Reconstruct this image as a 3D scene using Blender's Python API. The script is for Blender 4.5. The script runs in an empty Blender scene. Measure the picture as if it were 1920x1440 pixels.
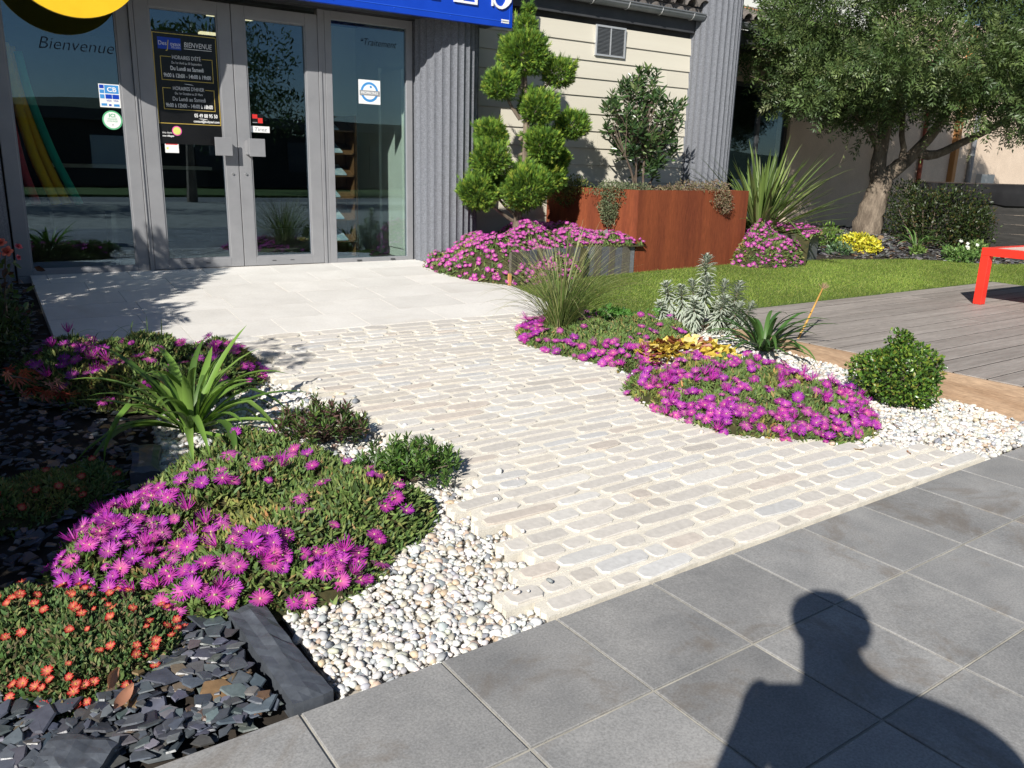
import bpy, math, random
import numpy as np
from mathutils import Vector, Matrix

rng = np.random.default_rng(11)
random.seed(11)
scene = bpy.context.scene
R_ = math.radians

# ------------------------------------------------------------------ camera
# world: X runs along the shop front (to the right), Y into the shop front, Z up, metres
PITCH, ROLL, AZ = R_(15.0), R_(1.6), R_(56.55)
CAM = np.array([0.0, 0.0, 1.5])
Fh = np.array([math.cos(AZ), math.sin(AZ), 0.0])
Rh = np.array([math.sin(AZ), -math.cos(AZ), 0.0])
cF = Fh * math.cos(PITCH) - np.array([0, 0, math.sin(PITCH)])
cU = np.cross(Rh, cF)
cR = Rh * math.cos(ROLL) + cU * math.sin(ROLL)
cU = -Rh * math.sin(ROLL) + cU * math.cos(ROLL)
cam_data = bpy.data.cameras.new('camera')
cam_data.sensor_width = 36.0
cam_data.lens = 1520.0 / 1920.0 * 36.0
cam_data.clip_start = 0.03
cam_data.clip_end = 3000.0
cam = bpy.data.objects.new('camera', cam_data)
scene.collection.objects.link(cam)
cam.matrix_world = Matrix(((cR[0], cU[0], -cF[0], CAM[0]), (cR[1], cU[1], -cF[1], CAM[1]),
                           (cR[2], cU[2], -cF[2], CAM[2]), (0, 0, 0, 1)))
scene.camera = cam

# ------------------------------------------------------------------ light
SUN_EL, SUN_AZ = R_(33.4), R_(36.3)          # direction the light travels to
world = bpy.data.worlds.new('World')
scene.world = world
world.use_nodes = True
wn, wl = world.node_tree.nodes, world.node_tree.links
bg = wn.get('Background') or wn.new('ShaderNodeBackground')
sky = wn.new('ShaderNodeTexSky')
sky.sky_type = 'NISHITA'
sky.sun_disc = False
sky.sun_elevation = SUN_EL
sky.sun_rotation = math.atan2(-math.cos(SUN_AZ), -math.sin(SUN_AZ))
sky.altitude = 100
sky.air_density = 1.0
sky.dust_density = 0.2
sky.ozone_density = 3.0
wl.new(sky.outputs[0], bg.inputs[0])
bg.inputs[1].default_value = 0.05
sun_data = bpy.data.lights.new('sun', 'SUN')
sun_data.energy = 5.0
sun_data.angle = R_(0.5)
sun_data.color = (1.0, 0.955, 0.88)
sun = bpy.data.objects.new('sun', sun_data)
scene.collection.objects.link(sun)
Ldir = Vector((math.cos(SUN_EL) * math.cos(SUN_AZ), math.cos(SUN_EL) * math.sin(SUN_AZ), -math.sin(SUN_EL)))
sun.rotation_euler = Ldir.to_track_quat('-Z', 'Y').to_euler()
sun.location = (-20, -15, 20)
vs = scene.view_settings
vs.view_transform = 'Standard'
vs.look = 'None'
vs.exposure = 0.5
vs.gamma = 1.0
vs.use_curve_mapping = False
scene.cycles.max_bounces = 7
scene.cycles.diffuse_bounces = 3
scene.cycles.glossy_bounces = 3
scene.cycles.transmission_bounces = 4
scene.cycles.transparent_max_bounces = 10
scene.cycles.use_denoising = True
scene.cycles.sample_clamp_indirect = 6.0

# ------------------------------------------------------------------ helpers
COL = scene.collection

def wloc(o):
    v = np.zeros(3)
    while o is not None:
        v = v + np.array(o.location)
        o = o.parent
    return v

def mk_mesh(name, V, F, mats, col=None, smooth=False, mi=None):
    me = bpy.data.meshes.new(name)
    V = np.asarray(V, np.float32)
    if isinstance(F, np.ndarray):
        m, k = F.shape
        flat = F.astype(np.int32).ravel()
        starts = np.arange(0, m * k, k, dtype=np.int32)
    else:
        lens = np.array([len(f) for f in F], np.int32)
        flat = np.array([i for f in F for i in f], np.int32)
        starts = np.concatenate([[0], np.cumsum(lens)[:-1]]).astype(np.int32)
        m = len(F)
    me.vertices.add(len(V)); me.vertices.foreach_set('co', V.ravel())
    me.loops.add(len(flat)); me.loops.foreach_set('vertex_index', flat)
    me.polygons.add(m); me.polygons.foreach_set('loop_start', starts)
    if mi is not None:
        me.polygons.foreach_set('material_index', np.asarray(mi, np.int32))
    me.polygons.foreach_set('use_smooth', np.full(m, bool(smooth)))
    me.update(calc_edges=True)
    if col is not None:
        col = np.asarray(col, np.float32)
        if col.ndim == 1:
            col = np.tile(col, (len(V), 1))
        c4 = np.ones((len(V), 4), np.float32); c4[:, :3] = col
        at = me.attributes.new('Col', 'FLOAT_COLOR', 'POINT')
        at.data.foreach_set('color', c4.ravel())
    for mt in (mats if isinstance(mats, (list, tuple)) else [mats]):
        me.materials.append(mt)
    return me

def tag(o, label=None, cat=None, group=None, kind=None):
    if label: o['label'] = label
    if cat: o['category'] = cat
    if group: o['group'] = group
    if kind: o['kind'] = kind
    return o

def obj(name, VF, mat, parent=None, col=None, smooth=False, base=None, mi=None, bevel=0, **t):
    """one mesh object; coordinates are given in world space"""
    V, F = VF
    V = np.asarray(V, float)
    if base is None:
        base = np.array([(V[:, 0].min() + V[:, 0].max()) / 2, (V[:, 1].min() + V[:, 1].max()) / 2, V[:, 2].min()])
    me = mk_mesh(name, V - base, F, mat, col, smooth, mi)
    return inst(name, me, base, None, None, parent, bevel, **t)

def inst(name, me, loc, rot=None, scale=None, parent=None, bevel=0, **t):
    o = bpy.data.objects.new(name, me)
    COL.objects.link(o)
    if parent is not None:
        o.parent = parent
        loc = np.asarray(loc) - wloc(parent)
    o.location = Vector([float(c) for c in loc])
    if rot is not None:
        if isinstance(rot, np.ndarray) and rot.shape == (3, 3):
            o.rotation_euler = Matrix(rot.tolist()).to_euler()
        else:
            o.rotation_euler = rot
    if scale is not None:
        o.scale = (scale, scale, scale) if np.isscalar(scale) else scale
    if bevel:
        b = o.modifiers.new('bevel', 'BEVEL'); b.width = bevel; b.segments = 2; b.limit_method = 'ANGLE'
    return tag(o, **t)

def thing(name, label, cat, loc, group=None, kind=None):
    o = bpy.data.objects.new(name, None)
    o.empty_display_size = 0.1
    COL.objects.link(o)
    o.location = Vector([float(c) for c in loc])
    return tag(o, label, cat, group, kind)

def join(parts):
    Vs, Fs, n = [], [], 0
    for V, F in parts:
        V = np.asarray(V, float)
        Vs.append(V)
        Fs += [[int(i) + n for i in f] for f in F]
        n += len(V)
    return np.concatenate(Vs), Fs

BOXF = [[0, 3, 2, 1], [4, 5, 6, 7], [0, 1, 5, 4], [1, 2, 6, 5], [2, 3, 7, 6], [3, 0, 4, 7]]

def box(x0, x1, y0, y1, z0, z1):
    return (np.array([[x0, y0, z0], [x1, y0, z0], [x1, y1, z0], [x0, y1, z0],
                      [x0, y0, z1], [x1, y0, z1], [x1, y1, z1], [x0, y1, z1]], float), BOXF)

def bar(a, b, w, h, up=(0, 0, 1)):
    """a square bar from a to b"""
    a, b, up = np.array(a, float), np.array(b, float), np.array(up, float)
    d = (b - a) / np.linalg.norm(b - a)
    s = np.cross(d, up); s /= np.linalg.norm(s)
    u = np.cross(s, d)
    V = [p + s * i * w / 2 + u * j * h / 2 for p in (a, b) for i, j in ((-1, -1), (1, -1), (1, 1), (-1, 1))]
    return np.array(V), BOXF

def prism(poly, z0, z1):
    """polygon (n,2); z0/z1 numbers or functions of y"""
    P = np.asarray(poly, float); n = len(P)
    if area(P) < 0: P = P[::-1]
    f0 = z0 if callable(z0) else (lambda x, y: z0)
    f1 = z1 if callable(z1) else (lambda x, y: z1)
    V = [[x, y, f0(x, y)] for x, y in P] + [[x, y, f1(x, y)] for x, y in P]
    F = [list(range(n))[::-1], list(range(n, 2 * n))] + [[i, (i + 1) % n, n + (i + 1) % n, n + i] for i in range(n)]
    return np.array(V), F

def area(P):
    x, y = P[:, 0], P[:, 1]
    return 0.5 * np.sum(x * np.roll(y, -1) - np.roll(x, -1) * y)

def tube(pts, rad, n=8, cap=True):
    P = np.asarray(pts, float); m = len(P)
    rad = np.broadcast_to(np.asarray(rad, float), (m,))
    T = np.gradient(P, axis=0); T /= np.linalg.norm(T, axis=1)[:, None] + 1e-9
    ref = np.array([0, 0, 1.0]) if abs(T[0][2]) < 0.9 else np.array([1.0, 0, 0])
    V = []; s = np.cross(T[0], ref); s /= np.linalg.norm(s)
    for i in range(m):
        s = s - T[i] * (s @ T[i]); s /= np.linalg.norm(s) + 1e-9
        u = np.cross(T[i], s)
        for k in range(n):
            a = 2 * math.pi * k / n
            V.append(P[i] + rad[i] * (math.cos(a) * s + math.sin(a) * u))
    F = [[i * n + k, i * n + (k + 1) % n, (i + 1) * n + (k + 1) % n, (i + 1) * n + k] for i in range(m - 1) for k in range(n)]
    if cap:
        F += [list(range(n))[::-1], list(range((m - 1) * n, m * n))]
    return np.array(V), F

def curve(pts, n):
    """smooth (Catmull-Rom) resampling"""
    P = np.asarray(pts, float)
    Q = np.concatenate([[2 * P[0] - P[1]], P, [2 * P[-1] - P[-2]]])
    out = []
    for t in np.linspace(0, len(P) - 1 - 1e-6, n):
        i = int(t); u = t - i
        a, b, c, d = Q[i], Q[i + 1], Q[i + 2], Q[i + 3]
        out.append(0.5 * (2 * b + (c - a) * u + (2 * a - 5 * b + 4 * c - d) * u * u + (3 * b - a - 3 * c + d) * u ** 3))
    return np.array(out)

def lathe(prof, n, c):
    V = [[c[0] + r * math.cos(2 * math.pi * k / n), c[1] + r * math.sin(2 * math.pi * k / n), c[2] + z] for r, z in prof for k in range(n)]
    m = len(prof)
    F = [[i * n + k, i * n + (k + 1) % n, (i + 1) * n + (k + 1) % n, (i + 1) * n + k] for i in range(m - 1) for k in range(n)]
    F += [list(range(n))[::-1], list(range((m - 1) * n, m * n))]
    return np.array(V), F

def inside(P, poly):
    x, y = P[:, 0], P[:, 1]
    c = np.zeros(len(P), bool); Q = np.asarray(poly, float)
    for (x1, y1), (x2, y2) in zip(Q, np.roll(Q, -1, 0)):
        hit = ((y1 > y) != (y2 > y))
        with np.errstate(divide='ignore', invalid='ignore'):
            xi = (x2 - x1) * (y - y1) / (y2 - y1 + 1e-12) + x1
        c ^= hit & (x < xi)
    return c

def edge_dist(P, poly):
    d = np.full(len(P), 1e9); Q = np.asarray(poly, float)
    for a, b in zip(Q, np.roll(Q, -1, 0)):
        ab = b - a
        t = np.clip(((P - a) @ ab) / (ab @ ab + 1e-12), 0, 1)
        d = np.minimum(d, np.linalg.norm(P - (a + t[:, None] * ab), axis=1))
    return d

def in_poly(poly, n, r=None):
    r = r or rng
    Q = np.asarray(poly, float); lo, hi = Q.min(0), Q.max(0); out = np.zeros((0, 2))
    while len(out) < n:
        P = lo + (hi - lo) * r.random((n * 2 + 50, 2))
        out = np.concatenate([out, P[inside(P, Q)]])
    return out[:n]

def smooth_poly(poly, n=60, jit=0.0):
    Q = np.asarray(poly, float)
    P = curve(np.concatenate([Q[-2:], Q, Q[:3]]), 400)
    t = np.linspace(0, len(Q) + 4, 400)
    k = (t >= 2) & (t < len(Q) + 2)
    P = P[k]; P = P[np.linspace(0, len(P) - 1, n).astype(int)]
    return P + rng.normal(0, jit, P.shape) if jit else P

def clip_rect(poly, x0, x1, y0, y1):
    P = [tuple(p) for p in poly]
    for ax, lim, sg in ((0, x0, 1), (0, x1, -1), (1, y0, 1), (1, y1, -1)):
        out = []
        for a, b in zip(P, P[1:] + P[:1]):
            ia, ib = sg * (a[ax] - lim) >= 0, sg * (b[ax] - lim) >= 0
            if ia: out.append(a)
            if ia != ib:
                t = (lim - a[ax]) / (b[ax] - a[ax])
                out.append(tuple(a[k] + t * (b[k] - a[k]) for k in (0, 1)))
        P = out
        if len(P) < 3: return None
    return np.array(P)

def vnoise(P, s, seed=0):
    """cheap smooth noise, about -1..1"""
    P = np.asarray(P, float) * s
    r = np.random.default_rng(seed + 5); v = 0
    for k in range(5):
        w = r.normal(0, 1, P.shape[1]); w /= np.linalg.norm(w)
        v = v + np.sin(P @ w * r.uniform(.7, 1.7) + r.uniform(0, 6.3))
    return v / 2.6

def unit(v):
    return v / (np.linalg.norm(v, axis=-1, keepdims=True) + 1e-9)

def frames(d, twist=None):
    """rotation matrices whose local Z is d"""
    d = unit(np.asarray(d, float)); n = len(d)
    ref = np.where(np.abs(d[:, 2:3]) < 0.95, np.array([[0, 0, 1.0]]), np.array([[1.0, 0, 0]]))
    x = unit(np.cross(ref, d)); y = np.cross(d, x)
    a = rng.uniform(0, 2 * math.pi, n) if twist is None else np.broadcast_to(np.asarray(twist, float), (n,))
    c, s = np.cos(a)[:, None], np.sin(a)[:, None]
    return np.stack([c * x + s * y, -s * x + c * y, d], axis=2)

def scatter(tV, tF, pos, M, scale, col, tcol=None):
    """copies of a template as one mesh; returns V, F, Col"""
    tV, tF = np.asarray(tV, float), np.asarray(tF)
    n, k = len(pos), len(tV)
    sc = np.asarray(scale, float)
    L = tV[None] * (sc[:, None, None] if sc.ndim == 1 else sc[:, None, :])
    V = np.einsum('nij,nkj->nki', M, L) + np.asarray(pos)[:, None, :]
    F = (tF[None] + (np.arange(n) * k)[:, None, None]).reshape(-1, tF.shape[1])
    C = np.repeat(np.asarray(col, float)[:, None, :], k, 1)
    if tcol is not None:
        C = np.clip(C * np.asarray(tcol, float)[None], 0, 1)
    return V.reshape(-1, 3), F, C.reshape(-1, 3)

def cat3(L):
    Vs, Fs, Cs, n = [], [], [], 0
    for V, F, C in L:
        Vs.append(V); Fs.append(F + n); Cs.append(C); n += len(V)
    return np.concatenate(Vs), np.concatenate(Fs), np.concatenate(Cs)

def pick(cols, n, jit=0.15, p=None, r=None):
    r = r or rng
    C = np.asarray(cols, float)[r.choice(len(cols), n, p=p)]
    return np.clip(C * r.normal(1, jit, (n, 1)).clip(.5, 1.6) * r.normal(1, jit * .25, (n, 3)), 0.002, 1)

def srgb(r, g, b):
    f = lambda c: (c / 255 / 12.92) if c / 255 <= .04045 else ((c / 255 + .055) / 1.055) ** 2.4
    return (f(r), f(g), f(b))

# ------------------------------------------------------------------ materials
MATS = {}

class NT:
    def __init__(s, m):
        s.t = m.node_tree; s.n = s.t.nodes; s.l = s.t.links
        s.b = s.n.get('Principled BSDF'); s.out = s.n.get('Material Output')
    def add(s, k, **kw):
        o = s.n.new(k)
        for a, v in kw.items(): setattr(o, a, v)
        return o
    def link(s, a, b): s.l.new(a, b)
    def noise(s, scale, detail=4, rough=.6, vec=None, dist=0):
        o = s.add('ShaderNodeTexNoise')
        o.inputs['Scale'].default_value = scale; o.inputs['Detail'].default_value = detail
        o.inputs['Roughness'].default_value = rough; o.inputs['Distortion'].default_value = dist
        if vec is not None: s.link(vec, o.inputs['Vector'])
        return o
    def coord(s, scale=(1, 1, 1), kind='Object'):
        c = s.add('ShaderNodeTexCoord'); m = s.add('ShaderNodeMapping')
        m.inputs['Scale'].default_value = scale
        oi = s.add('ShaderNodeObjectInfo'); mu = s.add('ShaderNodeMath', operation='MULTIPLY'); mu.inputs[1].default_value = 47.0
        s.link(oi.outputs['Random'], mu.inputs[0]); s.link(mu.outputs[0], m.inputs['Location'])
        s.link(c.outputs[kind], m.inputs['Vector'])
        return m.outputs[0]
    def ramp(s, fac, stops):
        r = s.add('ShaderNodeValToRGB'); e = r.color_ramp.elements
        while len(e) < len(stops): e.new(.5)
        for i, (p, c) in enumerate(stops):
            e[i].position = p; e[i].color = (*c, 1)
        s.link(fac, r.inputs[0])
        return r.outputs[0]
    def mix(s, fac, a, b, mode='MIX'):
        m = s.add('ShaderNodeMix', data_type='RGBA', blend_type=mode)
        for src, sock in ((fac, m.inputs['Factor']), (a, m.inputs['A']), (b, m.inputs['B'])):
            if isinstance(src, (int, float)): sock.default_value = src
            elif isinstance(src, tuple): sock.default_value = (*src, 1)
            else: s.link(src, sock)
        return m.outputs['Result']
    def bump(s, h, strength=.3, dist=.01):
        b = s.add('ShaderNodeBump'); b.inputs['Strength'].default_value = strength; b.inputs['Distance'].default_value = dist
        s.link(h, b.inputs['Height']); s.link(b.outputs[0], s.b.inputs['Normal'])

def material(name, rough=.6, color=(.5, .5, .5), spec=.4, metal=0):
    m = bpy.data.materials.new(name); m.use_nodes = True
    t = NT(m)
    t.b.inputs['Base Color'].default_value = (*color, 1)
    t.b.inputs['Roughness'].default_value = rough
    t.b.inputs['Specular IOR Level'].default_value = spec
    t.b.inputs['Metallic'].default_value = metal
    MATS[name] = m
    return m, t

def noisy(name, c1, c2, scale=8, rough=.7, bump=.15, bdist=.004, stretch=(1, 1, 1), detail=5, fine=None, spec=.3, metal=0, rand=0.0, kind='Object', famp=.3, stain=None):
    """two-colour noise surface with grain; rand = per-object brightness spread"""
    m, t = material(name, rough, c1, spec, metal)
    vec = t.coord(stretch, kind)
    n = t.noise(scale, detail, .62, vec)
    col = t.ramp(n.outputs[0], [(.32, c1), (.68, c2)])
    if fine:
        f = t.noise(fine, 3, .7, vec)
        g = t.ramp(f.outputs[0], [(.3, (1 - famp,) * 3), (.7, (1 + famp,) * 3)])
        col = t.mix(1.0, col, g, 'MULTIPLY')
        n = f
    if stain:                                     # blotches of another tone, with a shape of their own
        sn = t.noise(stain[1], 6, .7, vec, .6)
        sr = t.ramp(sn.outputs[0], [(stain[2], (0, 0, 0)), (min(1, stain[2] + .12), (1, 1, 1))])
        col = t.mix(sr, col, t.mix(.55, col, stain[0]))
    if rand:
        oi = t.add('ShaderNodeObjectInfo')
        g = t.ramp(oi.outputs['Random'], [(0, (1 - rand,) * 3), (1, (1 + rand,) * 3)])
        col = t.mix(1.0, col, g, 'MULTIPLY')
    t.link(col, t.b.inputs['Base Color'])
    if bump: t.bump(n.outputs[0], bump, bdist)
    return m

def attr_mat(name, rough=.6, trans=0.0, spec=.3, grain=0, gscale=40, bump=0):
    """colour from the Col attribute; trans = share of light let through (leaves, petals)"""
    m, t = material(name, rough, spec=spec)
    a = t.add('ShaderNodeAttribute', attribute_name='Col')
    col = a.outputs['Color']
    if grain:
        n = t.noise(gscale, 4, .65, t.coord())
        g = t.ramp(n.outputs[0], [(.25, (1 - grain,) * 3), (.75, (1 + grain,) * 3)])
        col = t.mix(1.0, col, g, 'MULTIPLY')
        if bump: t.bump(n.outputs[0], bump, .004)
    t.link(col, t.b.inputs['Base Color'])
    if trans:
        tr = t.add('ShaderNodeBsdfTranslucent'); mx = t.add('ShaderNodeMixShader')
        t.link(t.mix(1.0, col, (1.25, 1.3, .8), 'MULTIPLY') if trans < .5 else col, tr.inputs[0])
        mx.inputs[0].default_value = trans
        t.link(t.b.outputs[0], mx.inputs[1]); t.link(tr.outputs[0], mx.inputs[2]); t.link(mx.outputs[0], t.out.inputs[0])
    return m

# surface materials
M_TILE = noisy('grey_stone_tile', (.205, .206, .206), (.325, .32, .312), 2.6, .6, .12, .002, fine=130, famp=.24, rand=.14, detail=8, stain=((.17, .14, .11), 2.3, .54), spec=.35)
M_GROUT = noisy('pale_grout', (.24, .23, .20), (.46, .44, .385), 4, .9, .2, .003)
M_SLAB = noisy('pale_limestone_slab', (.60, .578, .54), (.69, .668, .63), 2.2, .7, .03, .002, fine=60, famp=.06, stain=((.55, .50, .44), 1.1, .58), rand=.05, kind='Object')
M_SLABJOINT = noisy('white_slab_joint', (.68, .67, .64), (.74, .73, .70), 20, .9, .1)
M_MORTAR = noisy('cream_mortar', (.62, .58, .50), (.72, .68, .595), 16, .95, .5, .005, fine=190, famp=.12, stain=((.50, .43, .33), 2.0, .60))
M_STONE = attr_mat('sawn_paving_stone', .75, 0, .3, .13, 38, .35)
M_PEBBLE = attr_mat('rounded_pebble', .55, 0, .4, .10, 70)
M_SLATE = attr_mat('slate_chip', .38, 0, .55, .28, 30, .3)
M_SOIL = noisy('dark_soil', (.02, .017, .014), (.05, .04, .032), 12, .95, .6, .01)
M_GRAVELBASE = noisy('gravel_fines', (.30, .27, .23), (.48, .45, .40), 30, .95, .5, .008)
M_ASPHALT = noisy('asphalt', (.16, .155, .15), (.24, .235, .225), .5, .9, .3, .005, fine=25)
M_GRASS = attr_mat('turf_blade', .55, .25)
M_TURFBASE = noisy('turf_base', (.05, .085, .018), (.10, .15, .03), 25, .9, .6, .01)
M_DECK = noisy('grey_deck_board', (.235, .208, .188), (.36, .325, .298), 2.4, .6, .12, .003, (.35, 7, 7), fine=28, rand=.12)
M_FASCIA = noisy('brown_deck_fascia', (.27, .175, .11), (.42, .30, .205), 2.2, .6, .12, .003, (5, .4, 8), fine=25, rand=.15)
M_LEAF = attr_mat('leaf', .45, .22, .45)
M_LEAFM = attr_mat('matt_leaf', .65, .2, .25)
M_LEAFG = attr_mat('glossy_leaf', .3, .15, .5)
M_PETAL = attr_mat('petal', .5, .35, .25)
M_BARK = noisy('bark', (.10, .077, .058), (.235, .19, .145), 9, .9, .7, .02, (1, 1, .3), fine=40)
M_TWIG = noisy('twig_bark', (.08, .06, .045), (.17, .13, .10), 12, .9, .4, .005)

def gz(x, y):
    return .07 * (np.clip(y, 2.0, 8.3) - 2.0)

def tile_edge(x):
    return 1.926 + .0367 * x

# ------------------------------------------------------------------ ground
obj('ground', prism([(-250, -250), (250, -250), (250, 250), (-250, 250)], -.40, -.30), M_ASPHALT, kind='structure')
obj('soil', prism([(-6, 1.9), (14.2, 1.9), (14.2, 2.0), (14.2, 8.3), (14.2, 12.0), (-6, 12.0), (-6, 8.3), (-6, 2.0)], -.28, lambda x, y: gz(x, y) - .045), M_SOIL, kind='structure')

# grey tiles (grid turned 2.1 degrees), each one a piece of the paving
pave = obj('grey_paving', prism([(-30, -14), (30, -14), (30, tile_edge(30) - .004), (-30, tile_edge(-30) - .004)], -.25, -.004), M_GROUT, kind='structure')
tu, tv = np.array([math.cos(R_(2.1)), math.sin(R_(2.1))]), np.array([-math.sin(R_(2.1)), math.cos(R_(2.1))])
T0 = np.array([1.059, 1.965]); g2 = .0045
tile_me = {}
for d in (.456, .474):
    a, b = .456 / 2 - g2, d / 2 - g2
    e = .0022
    V = [(-a, -b, -.02), (a, -b, -.02), (a, b, -.02), (-a, b, -.02), (-a, -b, -e), (a, -b, -e), (a, b, -e), (-a, b, -e),
         (-a + e, -b + e, 0), (a - e, -b + e, 0), (a - e, b - e, 0), (-a + e, b - e, 0)]
    F = [[0, 1, 5, 4], [1, 2, 6, 5], [2, 3, 7, 6], [3, 0, 4, 7], [4, 5, 9, 8], [5, 6, 10, 9], [6, 7, 11, 10], [7, 4, 8, 11], [8, 9, 10, 11]]
    tile_me[d] = mk_mesh('grey_tile', V, F, M_TILE)
for j in range(10):
    d = .474 if j == 0 else .456
    off = -d / 2 if j == 0 else -.474 - .456 * (j - .5)
    for i in range(-9, 19):
        if j > 6 and not (-2 < i < 8): continue
        c = T0 + tu * (.457 * (i + .5)) + tv * off
        o = inst('grey_tile', tile_me[d], (c[0], c[1], .003 + rng.uniform(-.0007, .0007)), (rng.normal(0, .0012), rng.normal(0, .0012), R_(2.1)), None, pave)

# ------------------------------------------------------------------ cobbled path
PL = np.array([(1.93, 1.43), (2.27, 1.57), (2.6, 1.66), (2.9, 1.72), (3.4, 1.70), (3.9, 1.62), (4.7, 1.56), (5.2, 1.45), (5.76, 1.36)])
PR = np.array([(1.9, 4.75), (2.1, 4.55), (2.35, 4.2), (2.6, 3.85), (3.1, 3.6), (3.7, 3.42), (4.25, 3.66), (4.9, 3.5), (5.35, 3.75), (5.76, 3.95)])
path_y = lambda x, v: (1 - v) * (tile_edge(x) + .012) + v * 5.755
rows = []
v = 0.0
while v < 1:
    h = rng.choice([.06, .075, .09, .105], p=[.2, .3, .3, .2]) * rng.uniform(.92, 1.08)
    if v < .12: h = rng.uniform(.088, .112)
    dv = h / 3.78
    if v + dv > .988: dv = 1 - v
    ym = path_y(2.5, v + dv / 2)
    xl = np.interp(ym, PL[:, 0], PL[:, 1]) + rng.uniform(-.13, .13)
    xr = np.interp(ym, PR[:, 0], PR[:, 1]) + rng.uniform(-.1, .1)
    rows.append((v, v + dv, xl, xr)); v += dv
parts = []
for k, (v0, v1, xl, xr) in enumerate(rows):
    zt = .005 + .010 * min(1, k / 6)
    xs_ = np.linspace(xl - .03, xr + .03, 46 if k == 0 else 2)
    poly = [(x_, path_y(x_, v0) + (rng.uniform(-.003, .005) if k == 0 else 0)) for x_ in xs_]
    nr_ = 5
    poly += [(xr + .02 + rng.uniform(-.02, .02), path_y(xr, v0 + (v1 - v0) * q / nr_)) for q in range(1, nr_)] + [(xr + .02, path_y(xr + .02, v1)), (xl - .02, path_y(xl - .02, v1))]
    poly += [(xl - .02 + rng.uniform(-.02, .02), path_y(xl, v0 + (v1 - v0) * q / nr_)) for q in range(nr_ - 1, 0, -1)]
    parts.append(prism(poly, lambda x, y: gz(x, y) - .05, lambda x, y: gz(x, y) + zt))
path = obj('cobbled_path', join(parts), M_MORTAR, kind='structure')

def on_path(P, grow=0.0):
    hit = np.zeros(len(P), bool)
    near = tile_edge(P[:, 0]) + .012
    vv = (P[:, 1] - near) / (5.755 - near)
    for v0, v1, xl, xr in rows:
        hit |= (vv >= v0 - .004) & (vv < v1 + .004) & (P[:, 0] > xl - .04 - grow) & (P[:, 0] < xr + .04 + grow)
    return hit

stones = []
STC = [(.55, .525, .485), (.53, .52, .50), (.56, .52, .46), (.57, .555, .53), (.51, .475, .43), (.54, .485, .43), (.53, .525, .515), (.60, .58, .545)]
for k, (v0, v1, xl, xr) in enumerate(rows):
    x = xl
    first = True
    while x < xr - .03:
        L = rng.choice([rng.uniform(.10, .17), rng.uniform(.17, .27), rng.uniform(.26, .42)], p=[.33, .42, .25])
        x1 = min(x + L, xr)
        if xr - x1 < .09: x1 = xr
        g = .006 if k else .005
        gv = (v1 - v0) * .5 - rng.uniform(.004, .009) / 3.78
        n = 10; pts = []
        cx, hw = (x + x1) / 2, (x1 - x) / 2 - g
        sq = rng.uniform(.42, .62)
        bow = rng.uniform(-.08, .08)
        for q in range(n):
            a = 2 * math.pi * (q + .5) / n
            c, s = math.cos(a), math.sin(a)
            ux = math.copysign(abs(c) ** sq, c) * rng.uniform(.90, 1.0)
            uy = math.copysign(abs(s) ** sq, s) * rng.uniform(.78, 1.0)
            ux = max(-1, min(1, ux * 1.03)); uy = max(-1, min(1, uy + bow * ux))
            xx = cx + hw * ux
            pts.append((xx, path_y(xx, (v0 + v1) / 2 + gv * uy)))
        P = np.array(pts); cen = P.mean(0)
        e = min(.004, hw * .2)
        Q = cen + (P - cen) * (1 - e / np.maximum(.02, np.linalg.norm(P - cen, axis=1)))[:, None]
        zt = .0105 + .010 * min(1, k / 6) + rng.uniform(-.002, .004); tlt = rng.normal(0, .010)
        V = [[p[0], p[1], gz(*p) + .002] for p in P] + [[p[0], p[1], gz(*p) + zt - .003] for p in P] + [[p[0], p[1], gz(*p) + zt + tlt * (p[0] - cen[0])] for p in Q]
        F = [[r * n + i, r * n + (i + 1) % n, (r + 1) * n + (i + 1) % n, (r + 1) * n + i] for r in (0, 1) for i in range(n)] + [list(range(2 * n, 3 * n))]
        base = np.array([.545, .515, .475]) if rng.random() < .55 else np.array(STC[rng.integers(len(STC))])
        base = base * rng.uniform(.92, 1.08)
        stones.append((np.array(V), F, base, cen)); x = x1
stones.sort(key=lambda s: np.hypot(s[3][0], s[3][1]))
for V, F, c, _ in stones[:300]:
    obj('paving_stone', (V, F), M_STONE, path, col=c)
if len(stones) > 300:
    VV, FF = join([(s[0], s[1]) for s in stones[300:]])
    CC = np.concatenate([np.tile(s[2], (len(s[0]), 1)) for s in stones[300:]])
    obj('paving_stones', (VV, FF), M_STONE, path, col=CC, kind='stuff')

# ------------------------------------------------------------------ entrance slabs
SLAB = [(.36, 5.76), (3.95, 5.76), (4.22, 5.80), (4.36, 6.05), (4.40, 6.4), (4.42, 6.75), (4.25, 7.05), (4.2, 7.4), (4.2, 8.34), (.36, 8.34)]
slab = obj('entrance_paving', prism(SLAB, lambda x, y: gz(x, y) - .06, lambda x, y: gz(x, y) + .013), M_SLABJOINT, kind='structure')
y = 5.764
while y < 8.3:
    d = .43
    x = .36 - rng.uniform(0, .6)
    while x < 4.45:
        w = .66
        c = clip_rect(SLAB, x + .003, x + w - .003, y + .003, min(y + d, 8.33) - .003)
        x += w
        if c is None or abs(area(c)) < .004: continue
        dz = rng.uniform(-.0006, .0006)
        obj('limestone_slab', prism(c, lambda x_, y_: gz(x_, y_) - .01, lambda x_, y_: gz(x_, y_) + .0185 + dz), M_SLAB, slab)
    y += d

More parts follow.
